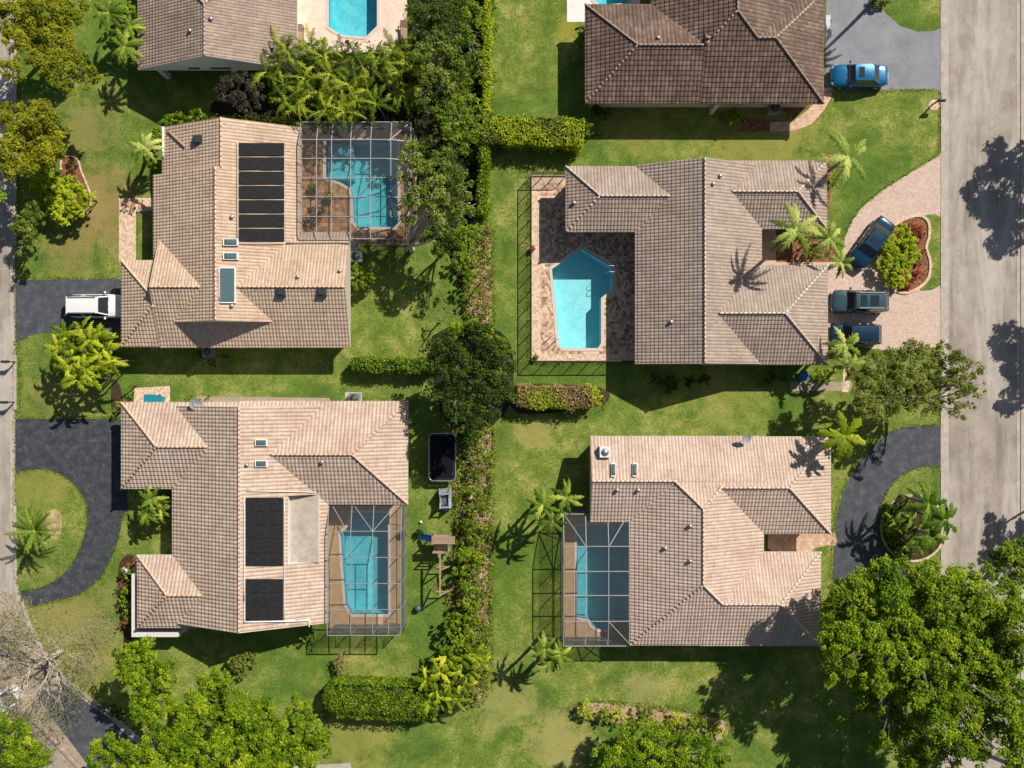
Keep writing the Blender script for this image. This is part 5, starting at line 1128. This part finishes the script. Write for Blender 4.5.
# ------------------------------------------------------------ cars
def paint(name, c, rough=.25, metal=.3):
    return plain(name, c, rough, metal, var=.06, coat=1.0)
M['tyre'] = plain('tyre rubber', (.02, .02, .02), .9); M['rim'] = plain('alloy rim', (.45, .45, .46), .3, .8)
M['carglass'] = plain('tinted car glass', (.02, .03, .035), .05, var=.1, spec=.9); M['black_plastic'] = plain('black plastic', (.03, .03, .03), .6)
M['tail'] = plain('red tail lamp', (.45, .03, .02), .25); M['head'] = plain('clear headlamp', (.7, .72, .74), .12)
def car(name, label, cat, px, py, heading, L, W, H, body, hood=.26, ws=.12, roof_end=.80, deck=None, sunroof=(), rails=False, belt=.62, pickup=False, group='cars parked on the driveways'):
    """local x forward; fractions are measured from the nose"""
    g = P(px, py, .8); o = empty(name, (0, 0, 0), 0, label, cat, group); X = lambda f: L/2-f*L; hw = W/2; zb = H*belt
    st = [0, .02, .06, .12, .2, .3, .42, .56, .7, .82, .9, .95, .985, 1.0]
    def wid(f): e = min(f, 1-f); return hw*(1-.34*math.exp(-e/.035)-.07*math.exp(-e/.12))
    def top(f):
        hood_h = zb*(.80+.20*min(1, f/hood)**.6); dk = deck if deck else zb
        if f < hood: z = hood_h
        elif f > roof_end: z = zb+(dk-zb)*min(1, (f-roof_end)/(1-roof_end))
        else: z = zb
        e = min(f, 1-f); return z*(1-.26*math.exp(-e/.018))
    m = MB(); vs = []; ns = 13
    for f in st:
        w_, z = wid(f), top(f)
        prof = [(-.80, .20), (-.97, .30), (-1.0, .5), (-.985, .80*z), (-.93, .94*z), (-.80, z), (-.4, z*1.015+.01), (0, z*1.02+.015)]
        prof += [(-a, b) for a, b in prof[-2::-1]]
        for a, b in prof: vs.append((X(f), a*w_, min(b, z*1.03)))
    k = 15; fs = []
    for i in range(len(st)-1):
        for j in range(k-1): fs.append((i*k+j, i*k+j+1, (i+1)*k+j+1, (i+1)*k+j))
        fs.append((i*k+k-1, i*k, (i+1)*k, (i+1)*k+k-1))
    fs += [tuple(range(k))[::-1], tuple((len(st)-1)*k+j for j in range(k))]
    m.mesh(vs, fs, 0, True); m.build('body', body, o, local=True)
    # greenhouse: glass volume, then roof panel with pillars
    f1, f2, f3, f4 = hood, hood+ws, roof_end-(.12 if deck else .05), roof_end+ (.04 if deck else .10)
    f4 = min(f4, .975); wb, wt = hw*.90, hw*.70; zt = H-.05
    base = [(X(f1), -wb*.86), (X(f1+.03), -wb), (X(f4-.03), -wb), (X(f4), -wb*.86), (X(f4), wb*.86), (X(f4-.03), wb), (X(f1+.03), wb), (X(f1), wb*.86)]
    tp = [(X(f2), -wt*.92), (X(f2+.03), -wt), (X(f3-.02), -wt), (X(f3), -wt*.92), (X(f3), wt*.92), (X(f3-.02), wt), (X(f2+.03), wt), (X(f2), wt*.92)]
    m = MB(); v = [(a, b, zb-.03) for a, b in base]+[(a, b, zt) for a, b in tp]; m.mesh(v, [tuple(range(8, 16))[::-1]]+[(i, (i+1) % 8, 8+(i+1) % 8, 8+i)[::-1] for i in range(8)])
    m.build('window', M['carglass'], o, local=True)
    m = MB(); nx = 7; rv = []
    for i in range(nx):
        f = f2-.012+(f3+.024-f2)*i/(nx-1); e = min(i, nx-1-i)/((nx-1)/2)
        for j in range(7):
            a = (j-3)/3; rv.append((X(f), a*wt*1.03*(1-.06*(1-min(1, e*2))), zt+.015+.05*(1-a*a)*(.6+.4*min(1, e*1.5))))
    m.mesh(rv, [(i*7+j, i*7+j+1, (i+1)*7+j+1, (i+1)*7+j) for i in range(nx-1) for j in range(6)], 0, True)
    m.build('roof', body, o, local=True)
    for sg in (-1, 1):
        for (b_, t_, r_) in ((base[0], tp[0], .045), (base[3], tp[3], .06), ((X((f1+f4)/2+.02), -wb*.99), (X((f2+f3)/2+.02), -wt), .035)):
            m = MB(); m.bar((b_[0], sg*abs(b_[1])*1.0, zb-.02), (t_[0], sg*abs(t_[1])*1.0, zt+.02), r_*2, r_*1.2); m.build('pillar', body, o, local=True)
        m = MB(); xm = X(f1+.055); m.ball((xm, sg*(hw+.09), zb+.08), .11, .7, 8); m.bar((xm, sg*hw*.9, zb+.02), (xm, sg*(hw+.05), zb+.06), .06, .04); m.build('mirror', body, o, local=True)
        m = MB(); xh = X(.035); m.ball((xh-.03, sg*hw*.66, zb*.72), .15, .5, 8); m.build('headlight', M['head'], o, local=True)
        m = MB(); xt = X(.975); m.ball((xt+.03, sg*hw*.70, zb*.80), .14, .8, 8); m.build('tail_light', M['tail'], o, local=True)
        if rails:
            m = MB(); m.bar((X(f2+.03), sg*wt*.93, zt+.10), (X(f3-.02), sg*wt*.93, zt+.10), .05, .05)
            for f in (f2+.05, (f2+f3)/2, f3-.04): m.bar((X(f), sg*wt*.93, zt), (X(f), sg*wt*.93, zt+.1), .05, .05)
            m.build('roof_rail', M['metal'], o, local=True)
    for a, b in sunroof:
        m = MB(); m.box(X(a), -wt*.62, zt+.03, X(b), wt*.62, zt+.078); m.build('sunroof', M['carglass'], o, local=True)
    for sg in (-1, 1):       # door seam lines and handles
        for f in ((f1+f4)/2-.03, (f1+f4)/2+.12):
            m = MB(); m.box(X(f)-.09, sg*hw*.985-.012, zb*.80, X(f)+.09, sg*hw*.985+.012, zb*.80+.03); m.build('door_handle', M['metal'], o, local=True)
    m = MB(); m.box(X(.004), -hw*.42, .38, X(-.004), hw*.42, .38+.2); m.build('grille', M['black_plastic'], o, local=True)
    m = MB(); m.box(X(1.004), -.26, .55, X(.995), .26, .68); m.build('number_plate', M['white'], o, local=True)
    for f in (.185, .80):
        for sg in (-1, 1):
            r_ = H*.215; m = MB(); y0, y1 = sg*(hw-.20), sg*(hw+.012)
            m.tube([(X(f), y0, r_), (X(f), y1, r_)], r_, 18); wh = m.build('wheel', M['tyre'], o, local=True)
            m = MB(); m.tube([(X(f), y1-sg*.01, r_), (X(f), y1+sg*.015, r_)], r_*.62, 12); m.build('rim', M['rim'], wh, local=True)
    # wiper
    m = MB()
    for y in (-.1, .45): m.bar((X(f1-.005), y*W*.5, zb+.02), (X(f1+.04), (y+.28)*W*.5, zb+.13), .02, .02)
    m.build('wiper', M['black_plastic'], o, local=True)
    o.location = (g[0], g[1], .012); o.rotation_euler = (0, 0, R(heading)); return o
car('sedan', 'bright blue sedan on the weathered grey drive at the top', 'car', 860, 75, 180, 4.72, 1.85, 1.45, paint('bright blue paint', S((10,100,146))), deck=.88, sunroof=[(.43,.52)])
car('sedan', 'dark blue sedan parked at a slant beside the planted island', 'car', 872.5, 242.5, 234, 4.65, 1.80, 1.42, paint('dark blue paint', S((14,56,82))), deck=.90, sunroof=[(.46,.56)])
car('suv', 'grey green sport utility car with roof rails on the pink pavers', 'car', 859.5, 301.5, 180, 4.85, 1.92, 1.75, paint('grey green paint', S((62,90,98))), rails=True, roof_end=.90, sunroof=[(.44,.54),(.60,.74)])
car('hatchback', 'dark blue hatchback half under a palm, lowest car on the pink pavers', 'car', 855, 334.5, 180, 4.45, 1.82, 1.6, paint('deep navy paint', S((20,52,74))), roof_end=.90)
car('suv', 'white sport utility car on the asphalt drive, its nose under the tan roof', 'car', 96, 306, 0, 5.0, 1.95, 1.75, paint('white paint', (.78,.78,.76), .3, 0), rails=True, roof_end=.93)
car('van', 'white van at the left edge beside the leafless tree', 'van', -6, 708, 214, 4.6, 1.9, 1.8, paint('white paint', (.78,.78,.76), .3, 0), roof_end=.9, hood=.16)

# ------------------------------------------------------------ garden things
def mailbox(label, px, py, ang, h=1.05, white=False):
    b = P(px, py); o = empty('mailbox', (b[0], b[1], 0), R(ang), label, 'mailbox')
    m = MB(); m.bar((0,0,0), (0,0,h), .10, .10); m.bar((-.1,0,h-.12), (.45,0,h-.12), .08, .08); m.bar((0,0,h*.6), (.3,0,h-.14), .05, .05); m.build('post', M['darkmetal'] if not white else M['white'], o, local=True)
    m = MB(); c = [(.22*math.cos(a)*.5, .24*max(0, math.sin(a))*.6+.0) for a in [k*math.pi/6 for k in range(7)]]
    pr = [(-.11, 0), (.11, 0)]+[(q[0], .14+q[1]) for q in c]
    v = [(x, a, h-.08+b_) for x in (-.05, .5) for a, b_ in pr]; n = len(pr)
    m.mesh(v, [tuple(range(n))[::-1], tuple(range(n, 2*n))]+[(i, (i+1) % n, n+(i+1) % n, n+i) for i in range(n)]); m.build('box', M['darkmetal'] if not white else M['metal'], o, local=True)
    m = MB(); m.box(.1, .12, h+.05, .14, .15, h+.28); m.build('flag', M['tail'], o, local=True); return o
mailbox('dark mailbox on a round pale stone pad beside the right street', 932, 105, 0)
sheet('stone_pad', circle(934,105,5.5,5.5,20), .02, M['paver_edge'])
mailbox('mailbox beside the left street above the white car drive, upper of two', 16, 362, 180)
mailbox('mailbox beside the left street just above the dark curved drive', 15, 402, 180)
mailbox('small mailbox at the kerb right of the round bed, by the palm fronds', 946, 440, 0) if False else None

def ac_unit(label, px, py, w_=.85, mat='metal', h=.8):
    b = P(px, py, h); o = empty('air_conditioner', (b[0], b[1], 0), 0, label, 'air conditioner'); m = MB()
    m.box(b[0]-w_/2, b[1]-w_/2, 0, b[0]+w_/2, b[1]+w_/2, h)
    for k in range(6): z = .12+k*.1; m.box(b[0]-w_/2-.01, b[1]-w_/2-.01, z, b[0]+w_/2+.01, b[1]+w_/2+.01, z+.03)
    m.build('casing', M[mat], o); m = MB(); m.tube([(b[0], b[1], h), (b[0], b[1], h+.04)], w_*.42, 18); g = m.build('fan_grille', M['darkmetal'], o)
    m = MB()
    for k in range(4): a = k*math.pi/4; m.bar((b[0]-math.cos(a)*w_*.4, b[1]-math.sin(a)*w_*.4, h+.055), (b[0]+math.cos(a)*w_*.4, b[1]+math.sin(a)*w_*.4, h+.055), .02, .02)
    m.build('guard', M['metal'], g); return o
M['teal'] = plain('teal enamel', S((30, 130, 150)), .35)
ac_unit('air conditioner on a square pad above the roof edge of the lower left house', 354, 398.5)
ac_unit('air conditioner at the right wall of the heating mat house', 356, 256, .9, 'metal')
ac_unit('small pool pump cabinet at the right wall of the heating mat house, upper of two', 355, 246, .6, 'metal', .6)
ac_unit('air conditioner against the wall below the dark brown roof beside the lime bush', 775, 107, .9, 'metal')
ac_unit('dim air conditioner in the shade below the tan tiled house', 207, 352, .8)
def bin_(label, px, py, mat, rot=0, h=1.0):
    b = P(px, py, h*.5); o = empty('wheeled_bin', (b[0], b[1], 0), R(rot), label, 'bin'); m = MB()
    v = [(-.22,-.26,.05),(.22,-.26,.05),(.22,.26,.05),(-.22,.26,.05),(-.28,-.33,h*.9),(.28,-.33,h*.9),(.28,.33,h*.9),(-.28,.33,h*.9)]
    m.mesh(v, [(3,2,1,0),(4,5,6,7),(0,1,5,4),(1,2,6,5),(2,3,7,6),(3,0,4,7)]); m.build('body', M[mat], o, local=True)
    m = MB(); m.box(-.3, -.36, h*.9, .3, .36, h*.96); m.bar((-.25,.38,h*.92),(.25,.38,h*.92),.04,.04); m.build('lid', M[mat], o, local=True)
    for sg in (-1, 1): m = MB(); m.tube([(sg*.24, .28, .1), (sg*.31, .28, .1)], .1, 12); m.build('wheel', M['tyre'], o, local=True)
    return o
M['blue_plastic'] = plain('blue plastic', S((30, 110, 170)), .4)
bin_('blue wheeled bin in the shade at the lower right corner of the grey brown roof', 803, 376, 'blue_plastic', 20)
bin_('teal wheeled bin on the pad above the lower left garage, left one', 151, 398, 'teal', 90)
bin_('blue green wheeled bin on the pad above the lower left garage, right one', 160, 399, 'teal', 75)
# boulder and small round things
def pot(label, px, py, r_=.25, mat='tyre', plant=None, h=.45):
    b = P(px, py, h); o = empty('plant_pot', (b[0], b[1], 0), 0, label, 'plant pot'); m = MB(); m.tube([(b[0],b[1],0),(b[0],b[1],h*.5),(b[0],b[1],h)], [r_*.7, r_*.9, r_], 14); m.build('pot', M[mat], o)
    V, T = [], []
    c, n, t = crown_pts([(b[0], b[1], h, r_*1.2)], .08, 20, .8, .14); leaves('plant', c, n, .07*rng.uniform(.6, 1.1, len(c)), t, plant or 'leaf_mid', o); return o
M['terracotta'] = plain('terracotta pot', S((170, 96, 66)), .8)
pot('terracotta pot at the left edge of the open pool deck', 533, 248, .22, 'terracotta', 'leaf_red')
pot('small green potted plant in the lower left corner of the open pool deck', 536, 357, .22, 'terracotta', 'leaf_bright')
pot('dark pot just right of the lower left pool cage', 403, 534, .26, 'tyre', 'leaf_dark')
pot('dark tub on the lawn between the pool cage and the play tower', 419, 533, .3, 'tyre', 'leaf_dark')
pot('potted plant inside the upper pool cage, green one near the pool step', 313, 188, .4, 'terracotta', 'leaf_bright')
pot('potted plant inside the upper pool cage, right of the green one', 329, 196, .35, 'terracotta', 'leaf_mid')
shrub('shrub', 'dark leafless grey shrub inside the upper pool cage by the house wall', [(313,212,8),(320,206,6),(308,222,6)], 1.4, 'leaf_purple', .09)
def ball(name, label, px, py, r_, mat, cat='ball'):
    b = P(px, py, r_); m = MB(); m.ball((0, 0, 0), r_, 1, 20); o = m.build(name, M[mat]); o.location = (b[0], b[1], r_+.01); tag(o, label, cat); return o
M['ball_grey'] = plain('grey blue rubber', S((70, 84, 100)), .4); M['ball_white'] = plain('white rubber', (.7, .72, .74), .4)
ball('exercise_ball', 'grey ball lying on the lawn below the play area', 418, 608.5, .28, 'ball_grey')
ball('ball', 'small white ball left of the wooden play tower', 421, 522, .12, 'ball_white'); ball('ball', 'small red ball right of the grey playset', 448, 521, .10, 'tail')
# rocks by the beds
def boulder(label, px, py, r_, mat='concrete'):
    b = P(px, py, r_*.5); bm = bmesh.new(); bmesh.ops.create_icosphere(bm, subdivisions=2, radius=r_)
    for v_ in bm.verts: v_.co *= 1+random.uniform(-.16, .16); v_.co.z *= .6
    me = bpy.data.meshes.new('boulder'); bm.to_mesh(me); bm.free(); me.materials.append(M[mat]); o = bpy.data.objects.new('boulder', me); C.objects.link(o); o.location = (b[0], b[1], r_*.35); tag(o, label, 'rock'); return o
boulder('pale boulder on the lawn under the yellow green left edge tree', 48, 105, .32, 'deck_pale'); boulder('white stone by the entry bed of the lower left house', 125, 571, .35, 'deck_white')
boulder('pale stone in the island corner below the grey green car', 893, 291, .25, 'concrete')

# trampoline
def trampoline():
    x0, y0, x1, y1 = 429, 433.5, 455.5, 481; h = .85; a, b = P(x0, y0, h), P(x1, y1, h); X0, X1, Y0, Y1 = a[0], b[0], b[1], a[1]; cx, cy = (X0+X1)/2, (Y0+Y1)/2
    o = empty('trampoline', (cx, cy, 0), 0, 'long black trampoline with a silver rim on the lawn', 'trampoline'); r_ = .38
    def rr(ins):
        pts = []; xs, ys = (X1-X0)/2-ins, (Y1-Y0)/2-ins; q = max(.1, r_-ins)
        for sx, sy, a0 in ((1,1,0),(-1,1,90),(-1,-1,180),(1,-1,270)):
            for k in range(6): a = R(a0+k*18); pts.append((cx+sx*(xs-q)+q*math.cos(a), cy+sy*(ys-q)+q*math.sin(a)))
        return pts
    m = MB(); p = [(x, y, h) for x, y in rr(0)]; m.tube(p+p[:2], .05, 8, caps=False); m.build('rim', M['metal'], o)
    m = MB(); outer, inner = rr(.05), rr(.22); n = len(outer)
    for i in range(n): j = (i+1) % n; m.poly([(*outer[i], h-.01), (*outer[j], h-.01), (*inner[j], h-.01), (*inner[i], h-.01)])
    m.build('pad', plain('black blue pad', (.02, .022, .03), .8, spec=.1), o)
    m = MB(); m.poly([(*q, h-.03) for q in rr(.22)]); m.build('mat', plain('black jumping mat', (.010, .011, .014), .95, spec=.05), o)
    for sx in (-1, 1):
        for t in (-.32, .0, .32):
            x = cx+sx*((X1-X0)/2-.05); y = cy+t*(Y1-Y0); m = MB(); m.tube([(x, y, h), (x-sx*.1, y, .05), (x-sx*.1, y+.4, .03)], .03, 6); m.build('leg', M['metal'], o)
trampoline()
# grey plastic playset: little climbing house with slide
def playset():
    c = P(444.5, 500, 1.2); o = empty('toy_playset', (c[0], c[1], 0), R(3), 'small grey plastic climbing playset between trampoline and wooden tower', 'playset')
    g = plain('grey plastic', S((150, 154, 162)), .5); gd = plain('dark grey plastic', S((88, 92, 100)), .5)
    for sx in (-1, 1):
        m = MB(); v = [(sx*.52, -.85, 0), (sx*.52, .85, 0), (sx*.44, .62, 1.2), (sx*.40, .1, 1.0), (sx*.40, -.3, 1.0), (sx*.44, -.70, 1.3)]
        v += [(x-sx*.1, y, z) for x, y, z in v]; k = 6; m.mesh(v, [tuple(range(k)), tuple(range(k, 2*k))[::-1]]+[(i, (i+1) % k, k+(i+1) % k, k+i) for i in range(k)]); m.build('side_panel', g, o, local=True)
    m = MB(); m.box(-.38, -.35, .72, .38, .4, .80); m.build('platform', gd, o, local=True)
    m = MB(); m.bar((0, -.35, .76), (0, -1.05, .05), .5, .05)
    for sx in (-1, 1): m.bar((sx*.26, -.35, .84), (sx*.26, -1.05, .12), .05, .12)
    m.build('slide', g, o, local=True)
    for i in range(4): m = MB(); m.bar((-.38, .45+i*.1, .6-i*.17), (.38, .45+i*.1, .6-i*.17), .08, .05); m.build('rung', g, o, local=True)
    m = MB(); m.bar((-.44, .5, 1.15), (.44, .5, 1.15), .12, .06); m.bar((-.44, -.6, 1.2), (.44, -.6, 1.2), .12, .06); m.build('crossbar', g, o, local=True)
playset()
# wooden play tower with swing beam
def tower():
    c = P(443, 540); o = empty('swing_set', (c[0], c[1], 0), 0, 'wooden play tower with a long swing beam and blue slide', 'swing set')
    wd = M['wood']; W_ = .62
    for sx in (-1, 1):
        for sy in (-1, 1): m = MB(); m.bar((sx*W_, sy*W_, 0), (sx*W_, sy*W_, 2.2), .10, .10); m.build('post', wd, o, local=True)
    m = MB()
    for k in range(7): y = -W_+.09+k*.19; m.box(-W_, y-.08, 1.30, W_, y+.08, 1.34)
    m.build('platform', wd, o, local=True)
    for (a, b) in (((-W_,-W_),(W_,-W_)),((W_,-W_),(W_,W_)),((W_,W_),(-W_,W_))):
        m = MB()
        for z in (1.55, 1.85, 2.15): m.bar((a[0], a[1], z), (b[0], b[1], z), .05, .10)
        m.build('railing', wd, o, local=True)
    m = MB()
    for k in range(4): m.box(-W_-.1, .12+k*.16, 2.24+.0*k, W_+.55, .25+k*.16, 2.27)
    m.build('roof_boards', wd, o, local=True)
    m = MB(); m.bar((-W_, .35, 1.32), (-W_-1.35, .35, .12), .5, .05)
    for s_ in (-1, 1): m.bar((-W_, .35+s_*.26, 1.40), (-W_-1.35, .35+s_*.26, .2), .05, .12)
    m.build('slide', M['blue_plastic'], o, local=True)
    m = MB(); yb0, yb1 = -W_, -W_-3.5; m.bar((-.05, yb0, 2.1), (-.05, yb1, 2.1), .12, .14); m.build('swing_beam', wd, o, local=True)
    for y in (-2.3+.3, yb1+.1):
        for sx in (-1, 1): m = MB(); m.bar((-.05, y, 2.12), (-.05+sx*.95, y-.05, 0), .09, .09); m.build('leg', wd, o, local=True)
        m = MB(); m.bar((-.55, y, 1.0), (.45, y, 1.0), .07, .09); m.build('brace', wd, o, local=True)
    for y in (-1.3, -2.9):
        m = MB(); m.box(-.05-.09, y-.24, .45, -.05+.09, y+.24, .48); s_ = m.build('swing_seat', M['black_plastic'], o, local=True)
        m = MB(); m.tube([(-.05, y-.22, .48), (-.05, y-.22, 2.05)], .012, 5); m.tube([(-.05, y+.22, .48), (-.05, y+.22, 2.05)], .012, 5); m.build('rope', M['alu_dark'], s_, local=True)
tower()
# deck loungers beside pools and planter box
def lounger(label, px, py, rot):
    b = P(px, py, .3); o = empty('sun_lounger', (b[0], b[1], .014), R(rot), label, 'sun lounger'); m = MB()
    m.bar((-.28, -.9, .3), (-.28, .9, .3), .05, .05); m.bar((.28, -.9, .3), (.28, .9, .3), .05, .05); m.build('frame', M['darkmetal'], o, local=True)
    m = MB(); m.box(-.27, -.88, .32, .27, .35, .38); m.build('seat', M['wood'], o, local=True)
    m = MB(); m.bar((0, .35, .36), (0, .85, .62), .54, .05); m.build('backrest', M['wood'], o, local=True)
    for sx in (-1, 1):
        for y in (-.8, .7): m = MB(); m.bar((sx*.28, y, 0), (sx*.28, y, .3), .05, .05); m.build('leg', M['darkmetal'], o, local=True)
lounger('brown chair on the pale deck near the top pool house wall', 300, 36, 0); lounger('small dark chair at the right edge of the pale top pool deck', 404, 32, 0)
# utility box on the open pool deck, meter at the house wall
def planter(label, x0, y0, x1, y1, h):
    a, b = P(x0, y0, h), P(x1, y1, h); o = empty('planter', ((a[0]+b[0])/2, (a[1]+b[1])/2, 0), 0, label, 'planter'); m = MB(); m.box(a[0], a[1], 0, b[0], b[1], h); m.build('box', M['paver_edge'], o)
    L = [((a[0]+b[0])/2+t*(b[0]-a[0])*.5, (a[1]+b[1])/2, h, .28) for t in (-.7, 0, .7)]; c, n, t = crown_pts(L, .08, 20, .8, .16); leaves('plant', c, n, .08*rng.uniform(.6, 1.1, len(c)), t, 'leaf_red', o)
